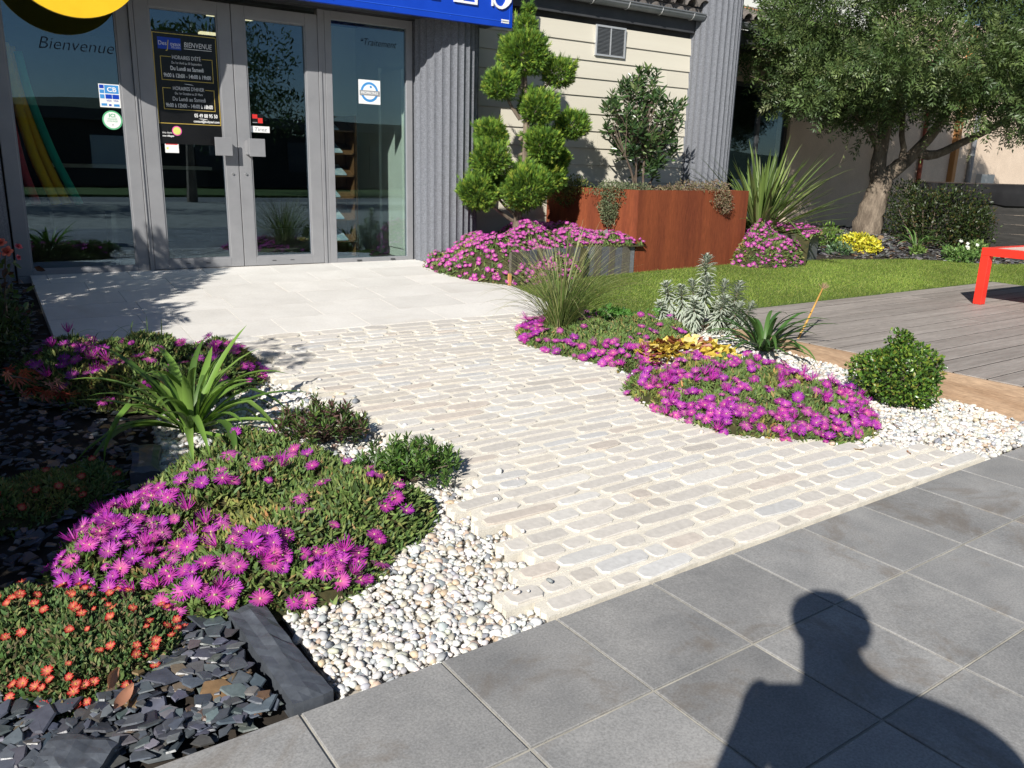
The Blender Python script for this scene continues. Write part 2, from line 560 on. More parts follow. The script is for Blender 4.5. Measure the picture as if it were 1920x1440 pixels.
# ------------------------------------------------------------------ outlines of the beds and mats (metres)
MAT_FRONT = smooth_poly([(.07, 3.0), (.12, 2.82), (.3, 2.72), (.42, 2.52), (.6, 2.47), (.84, 2.44), (1.02, 2.44), (1.2, 2.60), (1.42, 2.74), (1.52, 2.92), (1.42, 3.2), (1.28, 3.6), (1.0, 3.9), (.7, 3.78), (.4, 3.45), (.2, 3.3)])
MAT_ORANGE = smooth_poly([(-.3, 2.5), (-.1, 2.36), (.02, 2.26), (.13, 2.25), (.25, 2.3), (.38, 2.38), (.42, 2.55), (.34, 2.72), (.16, 2.86), (-.02, 2.95), (-.2, 2.9), (-.35, 2.7)])
MAT_ORANGE2 = smooth_poly([(-.4, 3.5), (-.1, 3.45), (.15, 3.5), (.36, 3.62), (.42, 3.82), (.2, 3.95), (-.1, 3.9), (-.4, 3.8)])
MAT_BACK = smooth_poly([(.05, 5.3), (.2, 4.95), (.45, 4.7), (.75, 4.58), (1.0, 4.55), (1.3, 4.75), (1.42, 5.0), (1.38, 5.3), (1.15, 5.5), (.9, 5.62), (.6, 5.72), (.3, 5.7), (.1, 5.55)])
MAT_RFRONT = smooth_poly([(3.3, 3.72), (3.27, 3.45), (3.28, 3.2), (3.45, 2.86), (3.82, 2.64), (4.15, 2.58), (4.46, 2.7), (4.62, 2.95), (4.72, 3.2), (4.7, 3.5), (4.6, 3.8), (4.4, 4.0), (4.1, 4.05), (3.8, 3.98), (3.5, 3.9)])
MAT_RMID = smooth_poly([(3.48, 5.25), (3.34, 4.95), (3.34, 4.72), (3.5, 4.32), (3.72, 4.08), (4.0, 4.15), (4.3, 4.4), (4.7, 4.5), (4.85, 4.8), (4.75, 5.1), (4.6, 5.35), (4.3, 5.5), (3.9, 5.5)])
MATS_ALL = [MAT_FRONT, MAT_ORANGE, MAT_ORANGE2, MAT_BACK, MAT_RFRONT, MAT_RMID]

def blob(n=26):
    """rounded pebble template: cube subdivided once and pushed to a ball"""
    V, F = [], []
    idx = {}
    def vid(p):
        if p not in idx:
            idx[p] = len(V); q = np.array(p, float); V.append(q / np.linalg.norm(q) * (1 if np.count_nonzero(q) > 1 else 1))
        return idx[p]
    for ax in range(3):
        for s in (-1, 1):
            for i in (-1, 0):
                for j in (-1, 0):
                    c = []
                    for a, b in ((i, j), (i + 1, j), (i + 1, j + 1), (i, j + 1)):
                        p = [0, 0, 0]; p[ax] = s; p[(ax + 1) % 3] = a; p[(ax + 2) % 3] = b
                        c.append(vid(tuple(p)))
                    F.append(c if s > 0 else c[::-1])
    return np.array(V), np.array(F)

BV, BF = blob()
PEBC = [(.66, .64, .60), (.60, .57, .52), (.52, .48, .41), (.63, .63, .62), (.40, .41, .42), (.24, .255, .275), (.50, .40, .29), (.44, .34, .27), (.70, .69, .66), (.57, .55, .51)]
PEBP = [.17, .16, .14, .13, .10, .06, .05, .03, .08, .08]

def pebbles(name, poly, label, size=.0128, step=.0172, layers=1, skip=(), z0=0.0, strays=0):
    Q = np.asarray(poly, float); lo, hi = Q.min(0), Q.max(0); out = []
    for L in range(layers):
        gx, gy = np.meshgrid(np.arange(lo[0], hi[0], step), np.arange(lo[1], hi[1], step))
        P = np.stack([gx.ravel(), gy.ravel()], 1) + rng.normal(0, step * .38, (gx.size, 2))
        P = P[inside(P, Q) & ~on_path(P) & (P[:, 1] > tile_edge(P[:, 0]) + .008)]
        for m, er in skip:
            P = P[~(inside(P, m) & (edge_dist(P, m) > er))]
        out.append(np.column_stack([P, gz(P[:, 0], P[:, 1]) - .022 + z0 + L * .0135 + rng.normal(0, .0045, len(P)) + .006 * vnoise(P, 9, 3)]))
    if strays:                                    # loose pebbles kicked onto the path and tiles
        P = in_poly(Q, strays * 9) + rng.normal(0, .10, (strays * 9, 2))
        P = P[on_path(P) & (P[:, 1] > tile_edge(P[:, 0]) + .03)][:strays]
        tl = P[:, 1] < tile_edge(P[:, 0])
        out.append(np.column_stack([P, np.where(tl, .010, gz(P[:, 0], P[:, 1]) + .024)]))
    pos = np.concatenate(out); n = len(pos)
    d = np.column_stack([rng.normal(0, .45, (n, 2)), np.ones(n)])
    s = size * rng.lognormal(-.03, .32, n).clip(.5, 1.9)[:, None] * np.column_stack([rng.uniform(.95, 1.35, n), rng.uniform(.72, 1.0, n), rng.uniform(.5, .8, n)])
    V, F, C = scatter(BV, BF, pos, frames(d), s, pick(PEBC, n, .1, PEBP))
    V += rng.normal(0, size * .085, V.shape)
    return obj(name, (V, F), M_PEBBLE, col=C, smooth=True, label=label, cat='gravel', kind='stuff')

GRAV_L = [(.735, tile_edge(.735)), (1.47, tile_edge(1.47)), (1.78, 2.5), (1.86, 2.9), (1.84, 3.4), (1.75, 3.9), (1.7, 4.6), (1.55, 5.0), (1.42, 5.25), (1.2, 5.05), (.9, 4.75), (.66, 4.4), (.6, 4.0), (.52, 3.62), (.8, 3.4), (1.0, 2.8), (.72, 2.46)]
GRAV_R = [(4.4, tile_edge(4.4)), (6.0, tile_edge(6.0)), (5.55, 2.15), (5.455, 2.371), (5.41, 3.137), (5.375, 3.614), (5.305, 3.966), (5.25, 4.5), (5.2, 5.15), (4.6, 5.6), (4.3, 5.74), (3.85, 5.74), (3.5, 5.3), (3.3, 4.9), (3.3, 4.3), (3.15, 3.7), (3.4, 2.9), (3.9, 2.4)]
obj('gravel_bed', prism(GRAV_L, lambda x, y: gz(x, y) - .06, lambda x, y: gz(x, y) - .03), M_GRAVELBASE, kind='structure')
obj('gravel_bed', prism(GRAV_R, lambda x, y: gz(x, y) - .06, lambda x, y: gz(x, y) - .03), M_GRAVELBASE, kind='structure')
sk = [(m, .13) for m in MATS_ALL]
pebbles('pebble_gravel', GRAV_L, 'cream and grey rounded pebbles left of the cobbled path, beside the slate beam', skip=sk, strays=34, z0=.008)
pebbles('pebble_gravel', GRAV_R, 'white pebbles right of the cobbled path, along the timber deck edge', skip=[(m, .06) for m in MATS_ALL], step=.0215, size=.0138, layers=1, z0=.010, strays=12)

# ------------------------------------------------------------------ slate chips
def chip_template(seed, n=7):
    r = np.random.default_rng(seed)
    a = np.sort(r.uniform(0, 2 * math.pi, n) * .25 + np.arange(n) * 2 * math.pi / n * .9)
    rad = r.uniform(.55, 1.0, n)
    P = np.column_stack([np.cos(a) * rad, np.sin(a) * rad * r.uniform(.55, .9)])
    top = np.column_stack([P * .9, np.full(n, .11) + r.normal(0, .02, n)]); bot = np.column_stack([P, np.full(n, -.09)])
    V = np.concatenate([bot, top, [[0, 0, .12]]])
    F = [[i, (i + 1) % n, n + (i + 1) % n] for i in range(n)] + [[i, n + (i + 1) % n, n + i] for i in range(n)] + [[n + i, n + (i + 1) % n, 2 * n] for i in range(n)]
    return V, np.array(F)

CHIPS = [chip_template(s) for s in range(8)]
SLC = [(.070, .080, .098), (.100, .112, .132), (.052, .060, .076), (.125, .132, .142), (.085, .085, .082), (.17, .11, .06), (.125, .095, .07)]
SLP = [.28, .2, .22, .12, .1, .03, .05]

def chips(name, poly, label, size, n, zf, smin=.5, cols=SLC, p=SLP, skip=(), xmin=-9, tilt=.3):
    out = []
    for t in CHIPS:
        P = in_poly(poly, n // len(CHIPS))
        P = P[P[:, 0] > xmin]
        for m, er in skip:
            P = P[~(inside(P, m) & (edge_dist(P, m) > er))]
        k = len(P)
        s = size * rng.lognormal(-.05, .38, k).clip(smin, 2.4)
        z = zf(P[:, 0], P[:, 1]) + rng.uniform(-.012, .016, k)
        d = np.column_stack([rng.normal(0, tilt, (k, 2)), np.ones(k)])
        S = np.column_stack([s, s, np.clip(s, .02, .045) * rng.uniform(.5, 1.0, k) * .8])
        out.append(scatter(t[0], t[1], np.column_stack([P, z]), frames(d), S, pick(cols, k, .2, p)))
    V, F, C = cat3(out)
    return obj(name, (V, F), M_SLATE, col=C, label=label, cat='slate chips', kind='stuff')

SLATE_L = [(-2.2, tile_edge(-2.2) + .03), (.55, tile_edge(.55) + .035), (.53, 2.2), (.53, 2.48), (.62, 3.0), (.58, 3.7), (.62, 4.3), (.5, 4.7), (.33, 5.3), (.31, 5.9), (.31, 8.0), (-.6, 8.0), (-2.2, 6)]
chips('slate_chippings', SLATE_L, 'dark blue-grey slate chippings in the bed left of the slate beam', .028, 8200, lambda x, y: gz(x, y) - .014, skip=[(MAT_FRONT, .2), (MAT_ORANGE, .2)], xmin=-1.0, tilt=.2)
chips('slate_chippings', [(-.5, 2.0), (.55, 1.99), (.53, 2.46), (.3, 2.6), (-.5, 2.4)], 'larger slate pieces lying over the chippings at the front tile edge', .038, 900, lambda x, y: gz(x, y) + .008, smin=.5, skip=[(MAT_ORANGE, .03)], tilt=.13)

def slate_slab(name, a, b, w, h, label, cat, seed, n=26, m=9, dz=0):
    """a split slate bar: flat cleaved layers running lengthwise, chipped edges"""
    r = np.random.default_rng(seed)
    a, b = np.array(a, float), np.array(b, float); d = b - a; L = np.linalg.norm(d); d /= L; s = np.array([-d[1], d[0]])
    lay = np.cumsum(r.choice([0, 0, 0, .0022, -.0022], m + 1)); lay -= lay.mean()
    brk = [r.integers(0, n, 3) for _ in range(m + 1)]
    V = []
    for i in range(n + 1):
        t = i / n
        wob = w * (1 + .05 * math.sin(5 * t + seed) + r.normal(0, .012))
        for j in range(m + 1):
            q = j / m - .5
            p = a + d * (L * t + .006 * r.normal()) * 1.0 + s * wob * (q + .03 * math.sin(4 * t + j))
            st = .0016 * sum((i > k) * (1 if (k + j) % 2 else -1) for k in brk[j])
            edge = 1 if 0 < j < m and 0 < i < n else .70 + .2 * r.random()
            V.append([*p, gz(*p) + dz + h * edge + lay[j] + st + r.normal(0, .0018)])
    top = len(V)
    V += [[x, y, gz(x, y) - .06] for x, y, _ in V]
    F = [[i * (m + 1) + j, (i + 1) * (m + 1) + j, (i + 1) * (m + 1) + j + 1, i * (m + 1) + j + 1] for i in range(n) for j in range(m)]
    ring = [i * (m + 1) for i in range(n + 1)] + [n * (m + 1) + j for j in range(1, m + 1)] + [i * (m + 1) + m for i in range(n - 1, -1, -1)] + [j for j in range(m - 1, 0, -1)]
    F += [[ring[k], ring[k] + top, ring[(k + 1) % len(ring)] + top, ring[(k + 1) % len(ring)]] for k in range(len(ring))]
    V = np.array(V)
    if area(np.array([V[i][:2] for i in F[0]])) < 0: F = [f[::-1] for f in F]
    return obj(name, (V, F), M_SLATE, col=np.tile([.072, .081, .096], (len(V), 1)) * r.normal(1, .12, (len(V), 1)), label=label, cat=cat)

slate_slab('slate_beam', (.650, tile_edge(.65) + .012), (.605, 2.5), .118, .032, 'long dark slate beam dividing chippings from pebbles at the grey tiles', 'slate beam', 1, n=14, m=4)
slate_slab('slate_beam', (.50, 3.68), (.56, 3.98), .12, .045, 'shaded slate beam beside the strap-leaved plant, behind the front pink mat', 'slate beam', 2, n=8, m=4)
slate_slab('slate_slab', (.02, 1.985), (.09, 2.10), .17, .035, 'largest flat slate piece at the bottom left corner', 'slate', 5, n=6, m=5)

# ------------------------------------------------------------------ lawn
LAWN = [(4.44, 6.74), (4.41, 6.4), (4.38, 6.05), (4.32, 5.76), (4.6, 5.6), (4.95, 5.35), (5.2, 5.21), (8.0, 5.26), (10.87, 5.33), (10.95, 4.6), (13.36, 4.5), (13.36, 6.0), (12.9, 6.05), (12.2, 6.26), (11.8, 6.6), (11.34, 6.82), (10.5, 6.95), (9.8, 7.12), (8.3, 7.18), (6.4, 7.04), (5.4, 6.92), (4.9, 6.83)]
LAWN_IN = np.asarray(LAWN)
obj('lawn_bed', prism(LAWN, lambda x, y: gz(x, y) - .05, lambda x, y: gz(x, y) + .012), M_TURFBASE, kind='structure')
n = 105000
P = in_poly(LAWN, n)
bl = np.array([[-.5, 0, 0], [.5, 0, 0], [.15, 0, 1.0]])
d = np.column_stack([rng.normal(.1, .55, n), rng.normal(-.15, .5, n), np.full(n, .8)])
S = np.column_stack([rng.uniform(.003, .006, n), np.ones(n), rng.uniform(.018, .034, n)])
V, F, C = scatter(bl, np.array([[0, 1, 2]]), np.column_stack([P, gz(P[:, 0], P[:, 1]) + .011]), frames(d), S, pick([(.155, .23, .034), (.20, .275, .048), (.25, .30, .07), (.115, .18, .028), (.33, .33, .11)], n, .15, [.3, .3, .18, .15, .07]) * (1 + .22 * vnoise(P, 1.6, 4) + .14 * vnoise(P, 5, 8))[:, None])
obj('lawn_grass', (V, F), M_GRASS, col=C, label='short green turf blades between the planters and the deck', cat='grass', kind='stuff')

# ------------------------------------------------------------------ deck
DECK_Z = .24
deck = thing('timber_deck', 'weathered grey-brown timber deck with a brown plank edge, right of the gravel', 'deck', (7.5, 3.8, .02))
dl = lambda y: 5.459 - (y - 2.371) * .093
dfar = lambda x: 5.19 + (x - 5.2) * .026
nb = 14
slope = .026
bw = (5.19 - 2.16) / nb
for k in range(nb):
    y0 = 5.19 - bw * (k + 1); y1 = y0 + bw - .011
    xs = [None, 7.2 + (k * 1.37) % 2.6, 10.86]
    for a, b in ((0, 1), (1, 2)):
        xa0 = dl(y0) + .006 if a == 0 else xs[1] + .003
        xa1 = dl(y1) + .006 if a == 0 else xs[1] + .003
        xb = xs[b] - (.003 if b == 1 else 0)
        f = lambda x, y: y + (x - 5.2) * slope
        poly = [(xa0, f(xa0, y0)), (xb, f(xb, y0)), (xb, f(xb, y1)), (xa1, f(xa1, y1))]
        obj('deck_board', prism(poly, DECK_Z - .026, DECK_Z + rng.uniform(-.001, .001)), M_DECK, deck, bevel=.003)
M_GAPSTRIP = noisy('black_gap_strip', (.012, .011, .010), (.03, .027, .024), 8, .9, .2)  # dark filler strips added so the gaps between boards read as dark lines
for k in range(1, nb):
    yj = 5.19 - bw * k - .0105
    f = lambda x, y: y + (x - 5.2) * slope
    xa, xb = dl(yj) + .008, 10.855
    obj('deck_gap_strip', prism([(xa, f(xa, yj)), (xb, f(xb, yj)), (xb, f(xb, yj + .0105)), (xa, f(xa, yj + .0105))], DECK_Z - .02, DECK_Z - .0022), M_GAPSTRIP, deck)
for ya, yb in ((2.12, 3.43), (3.436, 5.19)):
    poly = [(dl(ya) - .02, ya), (dl(ya) + .003, ya), (dl(yb) + .003, yb), (dl(yb) - .02, yb)]
    obj('fascia_board', prism(poly, lambda x, y: gz(x, y) - .05, DECK_Z - .004), M_FASCIA, deck, bevel=.003)
obj('deck_frame', prism([(dl(2.2) + .01, 2.2), (10.8, 2.3), (10.8, 5.25), (dl(5.15) + .01, 5.15)], -.05, DECK_Z - .045), M_SOIL, deck)
M_STEEL = noisy('dull_screw_steel', (.45, .45, .45), (.6, .6, .6), 30, .35, 0, metal=.8)
for yy, zz in ((3.37, .19), (3.50, .19), (3.37, .14)):
    obj('screw', tube([(dl(yy) - .0215, yy, zz), (dl(yy) - .019, yy, zz)], .004, 8), M_STEEL, deck)

# ------------------------------------------------------------------ shop building
M_FRAME = noisy('grey_aluminium_frame', (.225, .228, .24), (.26, .263, .275), 5, .42, .0, .001, spec=.5)
M_FRAMEDARK = noisy('dark_grey_metal', (.035, .037, .042), (.055, .057, .062), 6, .5, .05, .001, spec=.5)
M_PILLAR = noisy('roughcast_grey_render', (.15, .158, .178), (.19, .20, .225), 40, .9, .9, .010, detail=3, fine=110)
M_SIDING = noisy('cream_siding', (.60, .565, .475), (.64, .605, .51), 1.2, .6, .05, .002, (.4, 1, 6), rand=.02)
M_WALLDARK = noisy('dark_backing', (.03, .03, .03), (.05, .05, .05), 5, .9)
M_BEIGE = noisy('beige_render', (.62, .50, .39), (.70, .57, .45), 3, .85, .3, .003, fine=140)
M_WHITEWALL = noisy('pale_wall_paint', (.66, .68, .63), (.74, .76, .71), 2, .8, .05)
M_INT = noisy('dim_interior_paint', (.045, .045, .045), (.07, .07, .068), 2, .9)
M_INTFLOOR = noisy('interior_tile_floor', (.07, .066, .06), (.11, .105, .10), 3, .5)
M_GUTTER = noisy('grey_zinc_gutter', (.16, .175, .19), (.21, .225, .24), 6, .38, .02, .001, spec=.5, metal=.3)
M_CLIP = noisy('bright_gutter_clip', (.55, .56, .57), (.62, .63, .64), 9, .35, 0, metal=.5)
M_RTILE = noisy('weathered_barrel_tile', (.075, .07, .068), (.17, .15, .135), 7, .85, .35, .006, fine=50, rand=.3)
M_RTILEO = noisy('orange_clay_tile', (.32, .13, .06), (.42, .19, .10), 9, .85, .3, .005)
M_WOOD = noisy('brown_wood', (.16, .075, .035), (.24, .12, .06), 4, .5, .08, .002, (6, 6, .6))
M_BLUE = noisy('blue_sign_panel', (.004, .045, .42), (.006, .055, .48), 3, .28, 0, spec=.5)
M_WHITE = noisy('white_print', (.80, .80, .79), (.84, .84, .83), 8, .45, 0)
M_YELLOW = noisy('yellow_sign_panel', (.83, .50, .015), (.87, .55, .02), 4, .3, 0, spec=.5)
M_BLACK = noisy('black_gloss_print', (.006, .006, .007), (.010, .010, .011), 4, .25, 0, spec=.5)
M_GOLD = noisy('gold_print', (.62, .42, .08), (.75, .55, .14), 12, .35, 0, metal=.4)

def glass_mat(name, tint=(.80, .86, .84), ior=1.52):
    m, t = material(name, 0.0)
    fr = t.add('ShaderNodeLayerWeight'); fr.inputs[0].default_value = .5
    pw = t.add('ShaderNodeMath', operation='POWER'); pw.inputs[1].default_value = 5.0
    t.link(fr.outputs['Facing'], pw.inputs[0])
    mul = t.add('ShaderNodeMath', operation='MULTIPLY_ADD'); mul.inputs[1].default_value = .9; mul.inputs[2].default_value = .125
    mul.use_clamp = True
    gl = t.add('ShaderNodeBsdfGlossy'); gl.inputs['Roughness'].default_value = 0.0; gl.inputs['Color'].default_value = (.58, .78, 1.0, 1)
    tr = t.add('ShaderNodeBsdfTransparent'); tr.inputs[0].default_value = (*tint, 1)
    mx = t.add('ShaderNodeMixShader')
    n = t.noise(1.1, 2, .5, t.coord()); b = t.add('ShaderNodeBump'); b.inputs['Strength'].default_value = .02; b.inputs['Distance'].default_value = .02
    t.link(n.outputs[0], b.inputs['Height']); t.link(b.outputs[0], gl.inputs['Normal'])
    t.link(pw.outputs[0], mul.inputs[0]); t.link(mul.outputs[0], mx.inputs[0])
    t.link(tr.outputs[0], mx.inputs[1]); t.link(gl.outputs[0], mx.inputs[2]); t.link(mx.outputs[0], t.out.inputs[0])
    return m
M_GLASS = glass_mat('window_glass')

def emit_mat(name, col, s):
    m, t = material(name, .5, col)
    t.b.inputs['Emission Color'].default_value = (*col, 1); t.b.inputs['Emission Strength'].default_value = s
    return m
M_LAMP = emit_mat('warm_ceiling_panel', (1.0, .82, .5), 1.1)

shop = thing('shop_building', 'shop front with grey glazed doors, fluted pillars and cream siding', 'building', (4, 8.5, .44))
FZ = .452                                        # finished floor

def ring_frame(x0, x1, z0, z1, l, r, b, t, y0, y1):
    return join([box(x0, x0 + l, y0, y1, z0, z1), box(x1 - r, x1, y0, y1, z0, z1),
                 box(x0 + l, x1 - r, y0, y1, z0, z0 + b), box(x0 + l, x1 - r, y0, y1, z1 - t, z1)])

def pane(parent, x0, x1, z0, z1, y=8.33, name='pane'):
    return obj(name, box(x0 - .006, x1 + .006, y, y + .008, z0 - .006, z1 + .006), M_GLASS, parent)

# left shop window
w = obj('window', ring_frame(.265, 1.345, FZ, 2.945, .115, .103, .05, .085, 8.305, 8.37), M_FRAME, shop, bevel=.004)
pane(w, .38, 1.242, .502, 2.86)
obj('window_bead', ring_frame(.38, 1.242, .502, 2.86, .014, .014, .014, .014, 8.312, 8.33), M_FRAME, w)
# posts
obj('door_post', join([box(1.347, 1.388, 8.296, 8.38, FZ, 2.945), box(1.3475, 1.36, 8.285, 8.296, FZ, 2.945)]), M_FRAME, shop, bevel=.003)
obj('door_post', join([box(3.066, 3.10, 8.296, 8.38, FZ, 2.945), box(3.1005, 3.138, 8.306, 8.38, FZ, 2.945)]), M_FRAME, shop, bevel=.003)
# the two door leaves
leaves = []
for x0, x1, gx0, gx1 in ((1.391, 2.226, 1.515, 2.105), (2.232, 3.063, 2.353, 2.94)):
    z0, z1 = FZ + .012, 2.89
    d = obj('door', ring_frame(x0, x1, z0, z1, gx0 - x0, x1 - gx1, .55 - z0, z1 - 2.785, 8.30, 8.36), M_FRAME, shop, bevel=.004)
    pane(d, gx0, gx1, .55, 2.785)
    obj('glazing_bead', ring_frame(gx0, gx1, .55, 2.785, .012, .012, .012, .012, 8.307, 8.33), M_FRAME, d)
    for sx in (.3, .62):
        obj('drain_slot', box(gx0 + (gx1 - gx0) * sx - .02, gx0 + (gx1 - gx0) * sx + .02, 8.297, 8.30, .507, .513), M_FRAMEDARK, d)
    leaves.append(d)
for d, x0, x1, st in ((leaves[0], 1.995, 2.155, (2.09, 2.13)), (leaves[1], 2.315, 2.468, (2.30, 2.345))):
    hp = obj('handle_plate', box(x0, x1, 8.215, 8.225, 1.528, 1.695), M_FRAME, d, bevel=.002)
    obj('handle_arm', join([box(st[0], st[1], 8.225, 8.30, 1.545, 1.675)]), M_FRAME, hp)
    lx = 2.165 if d is leaves[0] else 2.292
    obj('lock', tube([(lx, 8.29, 1.36), (lx, 8.302, 1.36)], .011, 12), M_STEEL, d)
# sidelight
w = obj('window', ring_frame(3.14, 4.105, FZ, 2.945, .07, .072, .05, .08, 8.305, 8.37), M_FRAME, shop, bevel=.004)
pane(w, 3.21, 4.033, .502, 2.865)
for sx in (.3, .78):
    obj('drain_cap', box(3.21 + .823 * sx - .025, 3.21 + .823 * sx + .025, 8.297, 8.305, .468, .482), M_FRAMEDARK, w)
obj('sill', box(.265, 4.105, 8.27, 8.38, FZ - .06, FZ - .001), M_FRAME, shop)
obj('door_head', box(.1, 4.3, 8.30, 8.5, 2.9465, 3.1), M_FRAMEDARK, shop)

# fluted round pillars
def fluted(cx, cy, r, z0, z1, nfl=30, depth=.020, seg=6):
    prof = []
    for k in range(nfl):
        for q in range(seg):
            u = q / seg
            prof.append((2 * math.pi * (k + u) / nfl, r - depth * math.sin(math.pi * u) ** .8))
    n = len(prof)
    V = [[cx + rr * math.cos(a), cy + rr * math.sin(a), z] for z in (z0, z1) for a, rr in prof]
    F = [[i, (i + 1) % n, n + (i + 1) % n, n + i] for i in range(n)] + [list(range(n, 2 * n))]
    return np.array(V), F
obj('pillar', fluted(4.50, 8.35, .39, .30, 3.0), M_PILLAR, shop)
obj('pillar', fluted(-.135, 8.35, .39, .30, 3.0), M_PILLAR, shop)
obj('pillar', fluted(8.70, 8.5, .39, .30, 4.6), M_PILLAR, shop)

# cream lap siding
k = 0
z = .30
while z < 3.20:
    h = .2
    cut = 5.3 + ((k * 1.63 + .9) % 2.7)
    for xa, xb in ((4.8, cut - .0015), (cut + .0015, 8.4)):
        zt = min(z + h + .006, 3.30)
        V = [(xa, 8.474, z), (xb, 8.474, z), (xb, 8.50, z), (xa, 8.50, z), (xa, 8.489, zt), (xb, 8.489, zt), (xb, 8.50, zt), (xa, 8.50, zt)]
        obj('siding_board', (np.array(V, float), BOXF), M_SIDING, shop)
    z += h + .008
    k += 1
for b_ in ((4.6, 9.05, 8.503, 8.75, .2, 3.5), (8.85, 9.05, 8.7505, 10.2, .2, 3.6), (-6, -.3, 8.40, 8.7, .2, 3.6)):
    obj('wall', box(*b_), M_WALLDARK, shop)

# vent grille
v_ = obj('vent_grille', ring_frame(6.68, 7.16, 2.86, 3.215, .022, .022, .022, .022, 8.452, 8.476), M_CLIP, shop)
obj('vent_backing', box(6.70, 7.14, 8.468, 8.475, 2.88, 3.2), M_FRAMEDARK, v_)
obj('vent_mullion', box(6.912, 6.928, 8.455, 8.466, 2.883, 3.192), M_CLIP, v_)
for q in range(20):
    zz = 2.892 + q * .0152
    for xa, xb in ((6.703, 6.911), (6.929, 7.137)):
        V = [(xa, 8.458, zz), (xb, 8.458, zz), (xb, 8.468, zz + .006), (xa, 8.468, zz + .006), (xa, 8.458, zz + .0025), (xb, 8.458, zz + .0025), (xb, 8.468, zz + .0085), (xa, 8.468, zz + .0085)]
        obj('vent_slat', (np.array(V), BOXF), M_GUTTER, v_)

# eaves, gutter and barrel tiles
def gutter(parent, xa, xb, y, z, r=.07):
    n = 9; V = []
    for x in (xa, xb):
        for rr in (r, r - .006):
            for q in range(n):
                a = math.pi + math.pi * q / (n - 1)
                V.append((x, y + rr * math.cos(a), z + rr * math.sin(a)))
    F = []
    for q in range(n - 1):
        F += [[q, q + 1, 2 * n + q + 1, 2 * n + q], [n + q + 1, n + q, 3 * n + q, 3 * n + q + 1],
              [q, n + q, n + q + 1, q + 1], [2 * n + q, 2 * n + q + 1, 3 * n + q + 1, 3 * n + q]]
    V = np.array(V)
    parts = [(V, F), tube([(xa, y - r, z + .006), (xb, y - r, z + .006)], .010, 8)]
    for xe in (xa + .002, xb - .002):
        c = [(xe, y + r * math.cos(math.pi + math.pi * q / 8), z + r * math.sin(math.pi + math.pi * q / 8)) for q in range(9)]
        parts.append((np.array(c), [list(range(9))]))
    g = obj('gutter', join(parts), M_GUTTER, parent, smooth=False)
    x = xa + .45
    while x < xb:
        pts = [(x, y + (r + .004) * math.cos(math.pi * 1.0 + math.pi * q / 8), z + (r + .004) * math.sin(math.pi + math.pi * q / 8)) for q in range(9)]
        obj('gutter_clip', tube(pts, .006, 6), M_CLIP, g)
        x += .55
    return g

def barrel_tiles(roof, xa, xb, y0, z0, nrow, pitch=17, dx=.215, L=.40):
    n = 7; r0, r1 = .092, .078
    V = []
    for yy, rr in ((0, r0), (L, r1)):
        for q in range(n):
            a = math.pi * q / (n - 1)
            V.append((rr * math.cos(a), yy, rr * math.sin(a)))
    V += [(x * .86, yy, z * .86 - .001) for x, yy, z in V]
    F = [[q, n + q, n + q + 1, q + 1] for q in range(n - 1)] + [[2 * n + q, 2 * n + q + 1, 3 * n + q + 1, 3 * n + q] for q in range(n - 1)] + [[q, q + 1, 2 * n + q + 1, 2 * n + q] for q in range(n - 1)]
    me = mk_mesh('roof_tile', V, F, M_RTILE, smooth=True)
    meo = mk_mesh('roof_tile', V, F, M_RTILEO, smooth=True)
    a = R_(pitch)
    for i in range(int((xb - xa) / dx)):
        for j in range(nrow):
            s = j * (L - .05)
            inst('roof_tile', meo if rng.random() < .05 else me, (xa + dx * (i + .5) + rng.normal(0, .004), y0 + s * math.cos(a), z0 + s * math.sin(a) + rng.normal(0, .003)), (a + .02, 0, rng.normal(0, .012)), None, roof)

gutter(shop, 4.95, 8.36, 8.355, 3.485)
obj('soffit', box(4.9, 8.5, 8.43, 8.5025, 3.275, 3.56), M_FRAMEDARK, shop)
a17 = math.tan(R_(17))
roof = obj('roof', (np.array([(4.9, 8.36, 3.56), (9.0, 8.36, 3.56), (9.0, 12, 3.56 + 3.64 * a17), (4.9, 12, 3.56 + 3.64 * a17),
                              (4.9, 8.36, 3.51), (9.0, 8.36, 3.51), (9.0, 12, 3.51 + 3.64 * a17), (4.9, 12, 3.51 + 3.64 * a17)]), [[0, 1, 2, 3], [7, 6, 5, 4], [0, 4, 5, 1], [1, 5, 6, 2], [2, 6, 7, 3], [3, 7, 4, 0]]), M_RTILE, shop)
barrel_tiles(roof, 5.0, 8.5, 8.31, 3.57, 5)

# canopy behind the sign and the room behind the glass
obj('canopy', box(-6, 5.0, 7.85, 8.298, 2.965, 3.9), M_FRAMEDARK, shop)
obj('canopy_roof', box(-6, 5.0, 8.30, 14, 3.12, 3.9), M_FRAMEDARK, shop)
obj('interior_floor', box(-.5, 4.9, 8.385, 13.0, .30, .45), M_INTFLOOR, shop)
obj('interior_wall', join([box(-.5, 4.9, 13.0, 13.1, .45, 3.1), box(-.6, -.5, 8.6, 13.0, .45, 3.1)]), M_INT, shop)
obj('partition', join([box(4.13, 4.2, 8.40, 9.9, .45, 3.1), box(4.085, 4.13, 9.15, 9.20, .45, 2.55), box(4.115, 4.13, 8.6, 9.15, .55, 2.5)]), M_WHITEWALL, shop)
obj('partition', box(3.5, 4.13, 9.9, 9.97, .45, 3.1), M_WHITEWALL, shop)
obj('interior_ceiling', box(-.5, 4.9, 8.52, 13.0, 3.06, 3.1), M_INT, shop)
for (x, y_, wx, wy) in ((.95, 10.4, .6, .08), (.75, 9.9, .6, .08), (2.45, 10.0, .5, .12), (2.7, 11.5, .5, .12)):
    obj('ceiling_light', box(x, x + wx, y_, y_ + wy, 3.035, 3.058), M_LAMP, shop)
